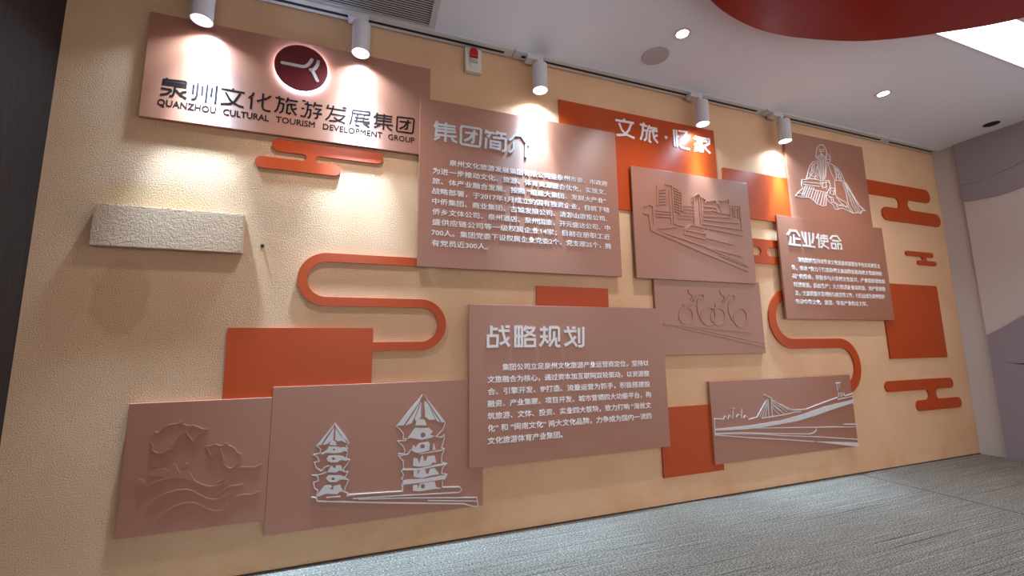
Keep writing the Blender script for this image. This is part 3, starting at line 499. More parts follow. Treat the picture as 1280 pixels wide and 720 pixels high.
BRIDGE_LINE_DATA = [[(2.3032,0.4118),(2.3073,0.5177),(2.3898,0.5101),(2.4019,0.5301),(2.4186,0.5186)],[(2.4274,0.5076),(2.4422,0.5336),(2.4563,0.5154)],[(2.4717,0.5092),(2.4794,0.5779),(2.4636,0.5811),(2.4995,0.576)],[(2.5025,0.5132),(2.5212,0.5339),(2.5389,0.5275)],[(2.5505,0.504),(2.561,0.5671)],[(2.5688,0.5028),(2.5856,0.5222),(2.6067,0.5079)],[(2.6132,0.4923),(2.6965,0.5037),(2.8026,0.6181)],[(2.7836,0.656),(2.8573,0.6255)],[(2.8144,0.6253),(2.8074,0.4903)],[(2.8471,0.6237),(2.842,0.4881)],[(2.7378,0.4933),(2.8687,0.4989),(3.004,0.5077),(3.0714,0.5156),(3.1411,0.517)],[(2.9335,0.5819),(3.0507,0.5313),(3.1899,0.5287),(3.3008,0.551),(3.5505,0.5982)],[(3.5665,0.6383),(3.5676,0.6016)],[(3.5822,0.6333),(3.5905,0.6004)],[(3.6046,0.6366),(3.6041,0.6049)],[(3.633,0.6292),(3.629,0.6071)],[(3.5466,0.7068),(3.6048,0.7097)],[(3.5631,0.7061),(3.5608,0.6497)],[(3.5857,0.7104),(3.5835,0.6692)],[(3.6386,0.6032),(3.7323,0.622)],[(3.5514,0.582),(3.7322,0.6004)],[(2.6455,0.4323),(2.9102,0.4154),(3.7334,0.3627)],[(2.3023,0.4221),(2.5395,0.41),(2.9043,0.373),(3.203,0.3493),(3.2514,0.356),(3.2787,0.3701),(3.2632,0.3923)],[(2.3017,0.4163),(2.4883,0.4064),(2.745,0.3837),(2.9027,0.3614),(3.2408,0.327),(3.7284,0.2676)],[(2.3013,0.412),(2.6373,0.3663),(2.8992,0.3361),(3.2351,0.2914)]]
CABLE_LINE_DATA = [[(2.7195,0.5007),(2.8037,0.6102)],[(2.7436,0.4968),(2.807,0.6021)],[(2.7723,0.4949),(2.8103,0.5941)],[(2.8498,0.6196),(3.008,0.5354)],[(2.8494,0.6165),(3.0388,0.528)],[(2.8504,0.6077),(2.9926,0.5228)],[(2.85,0.5959),(2.9473,0.5207)],[(2.8492,0.5817),(2.9699,0.5059)],[(2.849,0.5644),(2.9137,0.5039)]]
BRIDGE_FILL_DATA = [[(2.3053,0.4511),(2.4934,0.4508),(2.6691,0.4534),(2.8639,0.4632),(2.9169,0.4635),(3.1494,0.4947),(3.3961,0.5374),(3.7271,0.5729),(3.7291,0.5487),(3.5174,0.5179),(3.2646,0.4752),(3.0847,0.4507),(2.9138,0.441),(2.7513,0.4323),(2.593,0.4285),(2.3917,0.4359),(2.3042,0.4409)],[(3.2237,0.2939),(3.5477,0.2623),(3.724,0.2444),(3.7209,0.2144),(3.593,0.2329)],[(3.5841,0.3944),(3.7381,0.3871),(3.7361,0.377),(3.5832,0.3894)]]
BLD_LINE_DATA = [[(1.9471,2.1436),(1.9359,1.9921)],[(2.0176,2.1581),(2.0766,2.1557),(2.0728,1.869)],[(2.0764,2.1532),(2.1559,2.1141),(2.1494,1.9711)],[(2.0482,2.1197),(2.0506,1.8705)],[(1.9223,1.9556),(2.0536,1.9593)],[(1.9207,1.9345),(2.0563,1.9406)],[(1.9192,1.9134),(2.0574,1.9206)],[(1.933,1.8254),(2.0939,1.852)],[(1.8226,1.9711),(1.8642,1.9928),(1.8998,1.9825),(1.8977,1.8605)],[(1.8127,1.924),(1.8605,1.9217),(1.8711,1.8076)],[(2.243,2.0484),(2.2496,2.0882),(2.3134,2.1224),(2.3358,2.0916),(2.331,1.8869)],[(2.2647,2.0923),(2.2554,1.8802)],[(2.3155,2.098),(2.3131,1.8853)],[(2.3337,2.1),(2.3769,2.0812),(2.368,2.0519)],[(2.3758,2.07),(2.472,2.0878),(2.4746,2.0681)],[(2.3495,2.0314),(2.463,2.0308),(2.4763,2.011)],[(2.3459,1.9943),(2.4454,2.0079),(2.508,1.9892)],[(2.3423,1.9572),(2.599,1.9654)],[(2.3395,1.9289),(2.6823,1.9302)],[(2.3363,1.8958),(2.7101,1.8797)],[(2.3707,1.866),(2.7111,1.8346)],[(2.5001,2.0909),(2.5307,2.0867),(2.6013,2.1146),(2.5885,1.9845)],[(2.4899,2.0672),(2.5032,2.0461),(2.5916,2.0691)],[(2.6004,1.9781),(2.6069,2.0366),(2.6242,2.0498),(2.6374,2.0397),(2.635,1.9763)],[(2.6489,1.9726),(2.656,2.0352),(2.6719,2.0483),(2.6852,2.0382),(2.6819,1.9681)],[(2.5988,2.0636),(2.703,2.0668),(2.7062,1.8744)],[(2.1633,1.8354),(2.2175,1.8793),(2.3763,1.8629),(2.3513,1.8209),(2.1633,1.8354),(2.1578,1.8054),(2.3414,1.7804),(2.3547,1.8248)],[(2.1854,1.8432),(2.2219,1.8797)],[(1.8711,1.8076),(2.1124,1.7385),(2.2514,1.6966),(2.7266,1.5629)],[(1.9118,1.8133),(2.1431,1.7666),(2.3562,1.7203),(2.6887,1.6714)],[(2.3416,1.7217),(2.7414,1.6054)],[(2.0811,1.8673),(2.1657,1.8629)],[(2.4635,1.6697),(2.7357,1.5977)],[(1.9611,2.1095),(2.0203,2.1213)],[(1.9595,2.0879),(2.0186,2.0995)],[(1.9579,2.0664),(2.0169,2.0778)],[(1.9563,2.0449),(2.0152,2.0562)],[(1.9546,2.0235),(2.0135,2.0346)],[(1.953,2.0021),(2.0118,2.0131)],[(2.091,2.1248),(2.147,2.1107)],[(2.0894,2.1053),(2.1453,2.0911)],[(2.0878,2.0858),(2.1437,2.0716)],[(2.0863,2.0664),(2.142,2.0521)],[(2.0847,2.0471),(2.1403,2.0326)],[(2.0831,2.0277),(2.1387,2.0132)],[(2.0815,2.0085),(2.137,1.9938)],[(2.0799,1.9892),(2.1354,1.9745)],[(2.0783,1.97),(2.1337,1.9552)]]
BLD_WIN_DATA = [[(2.2458,2.0225),(2.2583,2.0232),(2.2574,2.0134),(2.2449,2.0127)],[(2.2275,2.0216),(2.2399,2.0223),(2.239,2.0125),(2.2266,2.0118)],[(2.2092,2.0207),(2.2216,2.0214),(2.2207,2.0116),(2.2083,2.0109)],[(2.191,2.0197),(2.2034,2.0204),(2.2025,2.0107),(2.1901,2.01)],[(2.1729,2.0188),(2.1852,2.0195),(2.1843,2.0098),(2.172,2.0091)],[(2.1548,2.0179),(2.1671,2.0186),(2.1663,2.0089),(2.154,2.0082)],[(2.2436,1.9986),(2.2561,1.9993),(2.2552,1.9895),(2.2427,1.9888)],[(2.2253,1.9977),(2.2377,1.9984),(2.2369,1.9886),(2.2244,1.988)],[(2.2071,1.9969),(2.2195,1.9975),(2.2186,1.9878),(2.2062,1.9871)],[(2.1889,1.996),(2.2012,1.9966),(2.2004,1.9869),(2.188,1.9863)],[(2.1708,1.9951),(2.1831,1.9958),(2.1823,1.986),(2.17,1.9854)],[(2.1528,1.9942),(2.165,1.9949),(2.1642,1.9852),(2.152,1.9846)],[(2.2414,1.9748),(2.2539,1.9754),(2.253,1.9656),(2.2405,1.965)],[(2.2232,1.974),(2.2356,1.9746),(2.2347,1.9648),(2.2223,1.9642)],[(2.2049,1.9731),(2.2173,1.9737),(2.2164,1.964),(2.2041,1.9634)],[(2.1868,1.9723),(2.1991,1.9729),(2.1983,1.9632),(2.186,1.9626)],[(2.1687,1.9715),(2.181,1.9721),(2.1802,1.9624),(2.1679,1.9618)],[(2.1508,1.9707),(2.163,1.9713),(2.1621,1.9616),(2.1499,1.961)],[(2.2393,1.951),(2.2517,1.9516),(2.2508,1.9419),(2.2384,1.9413)],[(2.221,1.9502),(2.2334,1.9508),(2.2325,1.9411),(2.2201,1.9405)],[(2.2028,1.9494),(2.2152,1.95),(2.2143,1.9403),(2.202,1.9398)],[(2.1847,1.9487),(2.197,1.9493),(2.1962,1.9396),(2.1839,1.939)],[(2.1667,1.9479),(2.1789,1.9485),(2.1781,1.9388),(2.1658,1.9382)],[(2.1487,1.9471),(2.1609,1.9477),(2.1601,1.9381),(2.1479,1.9375)],[(2.1308,1.9464),(2.143,1.9469),(2.1422,1.9373),(2.13,1.9367)],[(2.113,1.9456),(2.1251,1.9462),(2.1243,1.9366),(2.1122,1.936)],[(2.2371,1.9273),(2.2495,1.9279),(2.2486,1.9181),(2.2362,1.9176)],[(2.2189,1.9266),(2.2313,1.9271),(2.2304,1.9174),(2.218,1.9169)],[(2.2007,1.9258),(2.2131,1.9264),(2.2122,1.9167),(2.1999,1.9162)],[(2.1826,1.9251),(2.1949,1.9257),(2.1941,1.916),(2.1818,1.9155)],[(2.1646,1.9244),(2.1769,1.9249),(2.176,1.9153),(2.1638,1.9148)],[(2.1467,1.9237),(2.1589,1.9242),(2.1581,1.9146),(2.1459,1.914)],[(2.1288,1.9229),(2.141,1.9235),(2.1402,1.9139),(2.128,1.9133)],[(2.1111,1.9222),(2.1231,1.9228),(2.1223,1.9132),(2.1102,1.9126)]]
BLD_FILL_DATA = [[(2.3316,1.847),(2.6245,1.8005),(2.6128,1.7527),(2.3511,1.7883)],[(1.871,1.8053),(1.9115,1.8087),(2.2529,1.7132),(2.7275,1.5703),(2.7266,1.5629),(2.2514,1.6966)],[(2.5029,2.0436),(2.5975,2.066),(2.5888,1.987),(2.5142,1.9898)]]
POR_LINE_DATA = [[(3.6423,2.5971),(3.6463,2.631),(3.6639,2.6838),(3.6836,2.7126),(3.717,2.7313),(3.7552,2.7317),(3.7808,2.7017),(3.785,2.6628),(3.7691,2.6323),(3.7496,2.6071)],[(3.6857,2.6793),(3.7043,2.6911),(3.7168,2.684)],[(3.7308,2.6862),(3.7511,2.6983),(3.7621,2.691)],[(3.6846,2.6635),(3.7075,2.6736)],[(3.7293,2.677),(3.7563,2.6743)],[(3.7203,2.6778),(3.7058,2.6454),(3.7204,2.642),(3.7336,2.6484)],[(3.6687,2.6031),(3.6844,2.6255),(3.7165,2.6369),(3.7462,2.6323),(3.758,2.6116)],[(3.6914,2.6131),(3.717,2.6213),(3.7345,2.6172)],[(3.6641,2.6114),(3.6447,2.5476),(3.6516,2.4715),(3.664,2.4106)],[(3.6776,2.6022),(3.6664,2.5341),(3.6644,2.4128)],[(3.693,2.6044),(3.6842,2.5144),(3.6787,2.4092)],[(3.712,2.6094),(3.7027,2.517),(3.6935,2.4077)],[(3.7306,2.6121),(3.7212,2.5195),(3.7031,2.4111)],[(3.7486,2.6103),(3.7449,2.5338),(3.7161,2.4172)],[(3.7646,2.6148),(3.7655,2.5478),(3.7298,2.4266)],[(3.658,2.6661),(3.6413,2.6191),(3.6572,2.597)],[(3.7799,2.6508),(3.8146,2.6559),(3.8265,2.6351),(3.8115,2.6104),(3.7752,2.6052),(3.7677,2.6243),(3.7799,2.6508)],[(3.7854,2.6291),(3.8047,2.6342)],[(3.8213,2.6231),(3.8196,2.5946),(3.7913,2.5828)],[(3.6376,2.5687),(3.5987,2.5577),(3.5556,2.5187),(3.5244,2.46),(3.4929,2.3889)],[(3.6353,2.554),(3.588,2.5276),(3.5618,2.465),(3.5332,2.4048)],[(3.6099,2.5351),(3.5918,2.469),(3.6182,2.4397),(3.5895,2.4088)],[(3.5689,2.5096),(3.5825,2.4569),(3.5511,2.4255)],[(3.6465,2.5313),(3.6176,2.4724),(3.6452,2.4323)],[(3.5301,2.4499),(3.5697,2.4225),(3.6112,2.4333),(3.6348,2.4145)],[(3.5009,2.4029),(3.5583,2.3972),(3.6188,2.407)],[(3.7682,2.5817),(3.8421,2.5641),(3.9008,2.544),(3.9408,2.5042),(3.9627,2.4507),(3.9966,2.3761),(4.061,2.2937),(4.1165,2.23),(4.2049,2.1828)],[(3.7851,2.5729),(3.7986,2.5356),(3.8102,2.487),(3.8429,2.4355),(3.8567,2.4172)],[(3.848,2.5536),(3.8767,2.4957),(3.8647,2.4271),(3.9614,2.4257)],[(3.8779,2.5465),(3.9055,2.4995),(3.9044,2.4321)],[(3.8988,2.5324),(3.9287,2.4801),(3.9336,2.429)],[(3.8562,2.5379),(3.8947,2.5094)],[(3.8597,2.5047),(3.9058,2.4659)],[(3.8627,2.4603),(3.9315,2.4523)],[(3.9575,2.4219),(3.9903,2.3417),(4.0318,2.2234),(4.0815,2.1483)],[(3.9737,2.4239),(4.0227,2.3455),(4.0971,2.2303),(4.134,2.1534)],[(3.9404,2.4141),(3.9721,2.3284),(3.9834,2.2183),(4.036,2.1439)],[(3.9888,2.4201),(4.0511,2.3262),(4.1279,2.2222),(4.1805,2.1916)],[(3.9662,2.4263),(4.0044,2.3321),(4.0644,2.2268),(4.1077,2.1508)],[(3.9927,2.3981),(4.0812,2.2734),(4.1615,2.1864)],[(4.2049,2.1828),(4.1517,2.1775),(4.1336,2.1511),(4.083,2.1562),(4.0356,2.1416),(4.0107,2.1524)],[(3.4396,2.3789),(3.4924,2.3856),(3.5371,2.4021),(3.6621,2.3994),(3.7731,2.4133)],[(3.4396,2.3789),(3.4248,2.3291),(3.4379,2.303)],[(3.4684,2.3611),(3.5679,2.3659),(3.6574,2.3704),(3.7712,2.402)],[(3.448,2.3404),(3.549,2.3388),(3.6408,2.3423)],[(3.7731,2.4133),(3.7708,2.3821)],[(3.4354,2.3517),(3.4807,2.3659)],[(3.6621,2.3994),(3.6609,2.3469),(3.6963,2.3348),(3.7375,2.3561)],[(3.6912,2.3943),(3.677,2.327)],[(3.7297,2.3991),(3.7242,2.3217)],[(3.4379,2.303),(3.3788,2.26),(3.3429,2.2265),(3.4155,2.222),(3.4882,2.2301),(3.5437,2.2149),(3.5821,2.1816),(3.654,2.1709),(3.7006,2.1822)],[(3.4759,2.3353),(3.4175,2.2349)],[(3.4971,2.3325),(3.4385,2.233)],[(3.5258,2.3306),(3.4626,2.2315)],[(3.5502,2.3281),(3.4886,2.2322)],[(3.5728,2.3233),(3.5192,2.225)],[(3.5996,2.307),(3.539,2.2037)],[(3.6242,2.3045),(3.5615,2.1901)],[(3.6532,2.3003),(3.5851,2.182)],[(3.6821,2.295),(3.6251,2.1755)],[(3.7041,2.2921),(3.6619,2.1739)],[(3.722,2.2908),(3.6929,2.1814)],[(3.5002,2.3061),(3.646,2.3017),(3.7348,2.2956)],[(3.378,2.2547),(3.4422,2.2567)],[(3.7704,2.4152),(3.7813,2.3724),(3.7662,2.3376),(3.7185,2.2883),(3.7052,2.2542),(3.7256,2.2238),(3.7852,2.1921),(3.8044,2.1539)],[(3.8399,2.4184),(3.8329,2.2903),(3.8515,2.2649),(3.9576,2.2322),(3.9799,2.1826),(4.0166,2.142)],[(3.7868,2.351),(3.8302,2.3452),(3.8091,2.2854),(3.7616,2.2932),(3.7868,2.351)],[(3.79,2.2199),(3.87,2.1955),(3.9674,2.2001)],[(3.8044,2.1539),(3.8976,2.1764),(4.0175,2.1465)],[(3.732,2.2789),(3.7695,2.2504),(3.7745,2.2095)],[(3.7436,2.2584),(3.79,2.2636),(3.7978,2.2207)],[(3.8201,2.2176),(3.8484,2.1605)],[(3.8553,2.1994),(3.9195,2.2116)],[(3.7919,2.3186),(3.831,2.3232)],[(3.8368,2.2688),(3.8898,2.2195),(3.9611,2.1829)]]
LOGO_DATA = [[(-0.4359,2.5295),(-0.383,2.5288),(-0.3401,2.5282),(-0.3231,2.5342),(-0.3107,2.5475),(-0.3007,2.5656),(-0.2956,2.5789)],[(-0.2638,2.5758),(-0.2672,2.5539),(-0.2771,2.5321),(-0.291,2.5185)],[(-0.2984,2.5189),(-0.2881,2.5139),(-0.275,2.4864),(-0.2629,2.4629)]]

# ------------------------------------------------------------------ the room
structure('wall_back', mbox(XL - 0.1, XR + 0.1, 0, 0.12, -0.05, H + 0.05), M_WALL)
structure('floor', mbox(XL - 0.1, XR + 0.1, YB, 0.0, -0.05, 0), M_CARPET)
structure('ceiling', mbox(XL - 0.1, XR + 0.1, YB, 0.0, H, H + 0.06), M_CEIL)
structure('wall_left', mbox(XL - 0.1, XL, YB, 0.0, 0, H), M_LEFT)
structure('wall_right', mbox(XR, XR + 0.1, -1.6, 0.0, 0, H), M_RWALL)      # cut short: unseen gap added so world light reflects in the panels
structure('trim_1', mbox(XL, XR, -0.004, 0.0, 0, 0.008), M_CAULK)
b_ = bmesh.new()
box(b_, XR - 0.03, XR, -1.6, -0.185, 0, H, 0.004)
structure('trim_2', b_, M_RWALL)
# carpet seam across the planks
structure('trim_3', mbox(3.738, 3.742, -1.6, -0.004, 0, 0.0015), M_CAULK)

# ------------------------------------------------------------------ panels on the wall
def panel(name, x0, x1, z0, z1, y0, y1, label, cat='wall panel', group=None, material=None):
    r = thing(name, ((x0 + x1) / 2, 0, z0), label, cat, group)
    bm = mbox(x0, x1, y1, y0, z0, z1)
    bevel_front(bm, y1, 0.0015)
    build('board', bm, material or M_PANEL, r)
    return r

# company sign ---------------------------------------------------------
sg = panel('company_sign', -1.03, 0.348, 2.135, 2.689, Y_W, Y_P1, 'long rose brown sign board with dark company name and glowing maroon emblem at upper left', 'sign')
for ch, st in SIGN_DATA.items():
    glyph('name_letter', st, 0.0086, Y_P1, 0.0014, M_DARKTEXT, sg)
for word, x0, x1, zc, h in ENG_DATA:
    text_line('english_lettering', word, x0, x1, zc, h * 1.08, Y_P1, 0.0012, M_DARKTEXT, sg, 0.012, True)
lx, lz = -0.344, 2.523
b_ = bmesh.new(); disc(b_, (lx, Y_P1, lz), 0.1285, -0.015, 'Y', 64)
o = build('emblem_halo', b_, M_HALO, sg); o['label'] = 'glowing white edge light'
b_ = bmesh.new(); disc(b_, (lx, Y_P1 - 0.015, lz), 0.130, -0.012, 'Y', 64)
o = emblem = base(build('emblem_disc', b_, M_LOGO, sg)); o['label'] = 'round maroon emblem'
b_ = bmesh.new()
for k, st in enumerate(LOGO_DATA):
    ribbon(b_, st, 0.0165, Y_P1 - 0.027, Y_P1 - 0.0295 - 0.0001 * k)
    for e in (st[0], st[-1]):
        disc(b_, (e[0], Y_P1 - 0.027, e[1]), 0.00825, -0.0025 - 0.0001 * k, 'Y', 20)
build('logo_print', b_, M_LOGOMARK, emblem)

# text panels ------------------------------------------------------------
def heading(root, data, w, y0, depth, material):
    for ch, st in data.items():
        if ch == 'dot':
            b = bmesh.new(); disc(b, (st[0][0], y0, st[0][1]), 0.0125, -depth, 'Y', 28)
            build('heading_letter', b, material, root)
        else:
            glyph('heading_letter', st, w, y0, depth, material, root)

def body(root, rows, y0, offset):
    for tx, x0, x1, zc, h in rows:
        text_line('body_lettering', tx, x0, x1, zc, h, y0, 0.0025, M_TEXT, root, offset)

pi_ = panel('text_panel', 0.288, 1.620, 1.471, 2.483, Y_P1 - 0.0002, Y_P2, 'large rose brown text panel overlapping the company sign, nine lines under a silver heading', 'text panel', 'text panels on the wall')
heading(pi_, INTRO_DATA, 0.0145, Y_P2, 0.0045, M_SILVER)
body(pi_, INTROT_DATA, Y_P2, 0.010)
ps = panel('text_panel', 0.585, 1.922, 0.371, 1.267, Y_P1 - 0.0002, Y_P2, 'rose brown text panel low on the wall, seven lines, beside the pagoda panel', 'text panel', 'text panels on the wall')
heading(ps, ST_DATA, 0.0155, Y_P2, 0.0045, M_SILVER)
body(ps, STT_DATA, Y_P2, 0.016)
pm = panel('text_panel', 3.083, 4.371, 1.2105, 2.035, Y_P1 - 0.0002, Y_P2, 'mauve brown text panel with six dense lines, below the seated old man panel', 'text panel', 'text panels on the wall')
heading(pm, MS_DATA, 0.0150, Y_P2, 0.0045, M_WHITE)
body(pm, MST_DATA, Y_P2, 0.016)

# picture panels -----------------------------------------------------------
GP = 'picture panels on the wall'
pf = panel('relief_panel', -0.942, -0.3855, 0.238, 0.794, Y_W, Y_P1, 'rose brown relief panel with two carved fish above waves, lowest at left', 'relief panel', GP)
for lp in FISH_DATA:
    f_ = base(filled('fish_relief', [lp], Y_P1, 0.0018, M_PANEL, pf))
    b_ = bmesh.new(); ribbon(b_, lp, 0.0045, Y_P1, Y_P1 - 0.0034, True)
    build('raised_edge', b_, M_PANEL, f_)
for lp in DROPS_DATA:
    filled('droplet_relief', [lp], Y_P1, 0.0016, M_PANEL, pf)
filled('splash_relief', [SPLASH_DATA[0]], Y_P1, 0.0016, M_PANEL, pf)
for w_ in WAVES_DATA:
    lines('wave_relief', [w_], 0.0065, Y_P1, 0.0024, M_PANEL, pf)

pp = panel('relief_panel', -0.3845, 0.667, 0.169, 0.842, Y_W, Y_P1, 'rose brown panel with two pale pagodas, between the fish and the seven-line text panel', 'relief panel', GP)
for nm, fl, ln in (('pagoda_pattern', PAG_S_FILL_DATA, PAG_S_LINE_DATA), ('pagoda_pattern', PAG_B_FILL_DATA, PAG_B_LINE_DATA)):
    a = base(filled(nm, fl, Y_P1, 0.005, M_LINE, pp))
    lines('outline_pattern', ln, 0.0045, Y_P1, 0.0045, M_LINE, a)
a = filled('ground_strip', PAG_BASE_FILL_DATA, Y_P1, 0.005, M_LINE, pp)
lines('ground_pattern', PAG_BASE_LINE_DATA, 0.0045, Y_P1, 0.0056, M_LINE, pp)

pb = panel('relief_panel', 1.737, 2.803, 1.470, 2.262, Y_P1 - 0.0002, Y_P2, 'rose brown relief panel with carved city buildings, under the orange heading board', 'relief panel', GP)
lines('building_pattern', BLD_LINE_DATA, 0.0085, Y_P2, 0.0045, M_PANEL, pb)
b_ = bmesh.new()
for lp in BLD_WIN_DATA:
    prism(b_, lp, Y_P2, Y_P2 - 0.004)
build('window_pattern', b_, M_PANEL, pb)
for lp in BLD_FILL_DATA:
    filled('raised_block', [lp], Y_P2, 0.004, M_PANEL, pb)

pk = panel('relief_panel', 1.882, 2.848, 0.953, 1.487, Y_W, Y_P1, 'mauve relief panel with two carved cyclists, directly below the city buildings panel', 'relief panel', GP)
for w_ in BIKE_LINE_DATA:
    lines('wheel_relief', [w_], 0.009, Y_P1, 0.004, M_PANEL, pk)
lines('rider_pattern', RIDER_LINE_DATA, 0.009, Y_P1, 0.0042, M_PANEL, pk)
lines('road_pattern', GROUND_LINE_DATA, 0.008, Y_P1, 0.0042, M_PANEL, pk)
filled('road_relief', [GROUND_FILL_DATA[0]], Y_P1, 0.0035, M_PANEL, pk)

pr = panel('relief_panel', 2.290, 3.728, 0.218, 0.768, Y_OR - 0.0002, Y_P1 - 0.004, 'rose brown panel with a pale cable-stayed bridge and curving road, lowest at right', 'relief panel', GP)
YB_ = Y_P1 - 0.004
lines('skyline_pattern', BRIDGE_LINE_DATA, 0.0055, YB_, 0.0045, M_LINE, pr)
lines('cable_pattern', CABLE_LINE_DATA, 0.005, YB_, 0.004, M_LINE, pr)
for lp in BRIDGE_FILL_DATA:
    filled('road_relief', [lp], YB_, 0.0056, M_LINE, pr)

po = panel('relief_panel', 3.286, 4.277, 1.985, 2.795, Y_W, Y_P1, 'rose brown panel with a white line drawing of a seated bearded old man', 'relief panel', GP)
lines('figure_pattern', POR_LINE_DATA, 0.0046, Y_P1, 0.0035, M_WHITE, po)

# orange boards ----------------------------------------------------------------
GO = 'plain orange boards on the wall'
def orange(name, pts, label, cat, group=None, root=None):
    cx = sum(p[0] for p in pts) / len(pts)
    cz = min(p[1] for p in pts)
    o = filled(name, [pts], Y_W, Y_W - Y_OR, M_ORANGE, None)
    tag(o, label, cat, group)
    return rebase(o, (cx, 0, cz))

def rect(x0, x1, z0, z1):
    return [(x0, z0), (x1, z0), (x1, z1), (x0, z1)]

orange('orange_board', [(-0.597, 0.7945), (-0.385, 0.7945), (-0.385, 0.8425), (0.0675, 0.8425), (0.0675, 1.129), (-0.597, 1.129)],
       'plain orange board at the lower end of the left ribbon, above the fish and pagodas', 'board', GO)
orange('orange_board', rect(1.018, 1.525, 1.15, 1.393), 'small orange board peeking over the top of the seven-line text panel', 'board', GO)
tb = thing('heading_board', (1.87, 0, 1.945), 'bright orange board with four white heading characters, above the city buildings panel', 'board')
build('board', mbox(1.208, 2.539, Y_OR, Y_W, 1.945, 2.670), M_ORANGE, tb)
heading(tb, TI_DATA, 0.0165, Y_OR, 0.003, M_WHITE)
orange('orange_board', rect(2.598, 3.285, 1.990, 2.377), 'brightly lit orange board left of the seated old man panel', 'board', GO)
orange('orange_board', rect(4.298, 5.113, 0.881, 1.5415), 'tall orange board at far right, partly behind the six-line text panel', 'board', GO)
orange('orange_board', rect(1.879, 2.380, 0.172, 0.611), 'low orange board left of the bridge panel, near the floor', 'board', GO)

def cloud(u, l, neck, label, flat_left=False):
    """two rounded bars joined by a neck: u, l = (x0, x1, z0, z1)"""
    ru, rl = (u[3] - u[2]) / 2, (l[3] - l[2]) / 2
    g = (u[2] - l[3]) / 2
    zc = (u[2] + l[3]) / 2
    pts = []
    def arc(cx, cz, r, a0, a1, n=14):
        for k in range(n + 1):
            a = math.radians(a0 + (a1 - a0) * k / n)
            pts.append((cx + r * math.cos(a), cz + r * math.sin(a)))
    def end(cx, cz, r, a0, a1):
        arc(cx, cz, r, a0, a1)
    # lower bar: left end, bottom, right end
    end(l[0] + rl, l[2] + rl, rl, 90, 270)
    end(l[1] - rl, l[2] + rl, rl, -90, 90)
    arc(neck[1] + g, zc, g, 270, 90)            # right notch
    end(u[1] - ru, u[2] + ru, ru, -90, 90)
    if flat_left:
        pts.extend([(u[0], u[3]), (u[0], u[2])])
    else:
        end(u[0] + ru, u[2] + ru, ru, 90, 270)
    arc(neck[0] - g, zc, g, 90, -90)            # left notch
    orange('cloud_ornament', pts, label, 'ornament', 'orange cloud ornaments')

cloud((-0.465, 0.092, 2.0525, 2.121), (-0.537, -0.128, 1.953, 2.015), (-0.2986, -0.2555), 'orange cloud ornament right under the long company sign')
cloud((4.278, 5.23, 2.363, 2.497), (4.466, 5.342, 2.133, 2.260), (4.73, 4.856), 'largest orange cloud ornament, right of the seated old man panel', True)
cloud((2.70, 3.22, 1.769, 1.833), (2.72, 3.25, 1.6405, 1.700), (2.918, 2.979), 'orange cloud ornament half hidden between city buildings and six-line text panels')
cloud((4.7226, 5.1355, 1.815, 1.860), (4.881, 5.169, 1.7365, 1.779), (4.963, 5.017), 'smallest orange cloud ornament, above the tall far right board')
cloud((4.182, 5.137, 0.606, 0.696), (4.565, 5.22, 0.428, 0.519), (4.757, 4.859), 'orange cloud ornament low at far right, below the tall board')

def ribbon_path(segs, w):
    bm = bmesh.new()
    ribbon(bm, segs, w, Y_W, Y_OR)
    return bm

def arcpts(cx, cz, r, a0, a1, n=28):
    return [(cx + r * math.cos(math.radians(a0 + (a1 - a0) * k / n)), cz + r * math.sin(math.radians(a0 + (a1 - a0) * k / n))) for k in range(n + 1)]

zt, zm, zb = 1.5005, 1.267, 1.032
path = [(0.335, zt)] + arcpts(-0.170, (zt + zm) / 2, (zt - zm) / 2, 90, 270) + arcpts(0.317, (zm + zb) / 2, (zm - zb) / 2, 90, -90) + [(0.068, zb)]
o = build('ribbon_ornament', ribbon_path(path, 0.0465), M_ORANGE)
tag(o, 'orange S-shaped ribbon left of the nine-line text panel', 'ornament', 'orange ribbons'); rebase(o, (0.07, 0, zb))
path = arcpts(3.163, 1.215, 0.195, 75, 270) + arcpts(3.683, 0.835, 0.185, 90, -95)
o = build('ribbon_ornament', ribbon_path(path, 0.075), M_ORANGE)
tag(o, 'orange ribbon winding from the six-line text panel down to the bridge panel', 'ornament', 'orange ribbons'); rebase(o, (3.45, 0, 0.65))

# stucco covered block at left --------------------------------------------------
b_ = bmesh.new()
box(b_, -1.147, -0.560, -0.036, Y_W, 1.492, 1.690, 0.004)
o = build('stucco_block', b_, M_BLOCK)
tag(o, 'long low peach stuccoed block sticking out of the bare wall at left', 'block'); rebase(o, (-0.85, 0, 1.492))
b_ = bmesh.new()
disc(b_, (-0.478, 0, 1.5445), 0.009, -0.006, 'Y', 20, 0.006)
disc(b_, (-0.478, -0.006, 1.5445), 0.004, -0.008, 'Y', 12)
o = build('screw', b_, M_STEEL)
tag(o, 'small dark screw in the stucco right of the long block', 'screw'); rebase(o, (-0.478, 0, 1.5445))

# alarm beacon ---------------------------------------------------------------------
al = thing('alarm_beacon', (0.612, 0, 2.724), 'white wall alarm with red dome, under the track right of the sign', 'alarm')
build('housing', mbox(0.560, 0.664, -0.036, Y_W, 2.724, 2.884, bevel=0.008), M_ALARM, al)
pts = [(0.586, 2.818), (0.638, 2.818), (0.638, 2.850)] + arcpts(0.612, 2.850, 0.026, 0, 180, 14)[1:]
b_ = prism(bmesh.new(), pts, -0.036, -0.054); bevel_front(b_, -0.054, 0.004)
o = build('beacon', b_, M_ALARMRED, al); o['label'] = 'red beacon dome'
build('sounder', mbox(0.586, 0.638, -0.042, -0.036, 2.784, 2.814, bevel=0.002), M_ALARMGREY, al)
build('button', mbox(0.594, 0.632, -0.041, -0.036, 2.752, 2.778, bevel=0.002), M_ALARM, al)

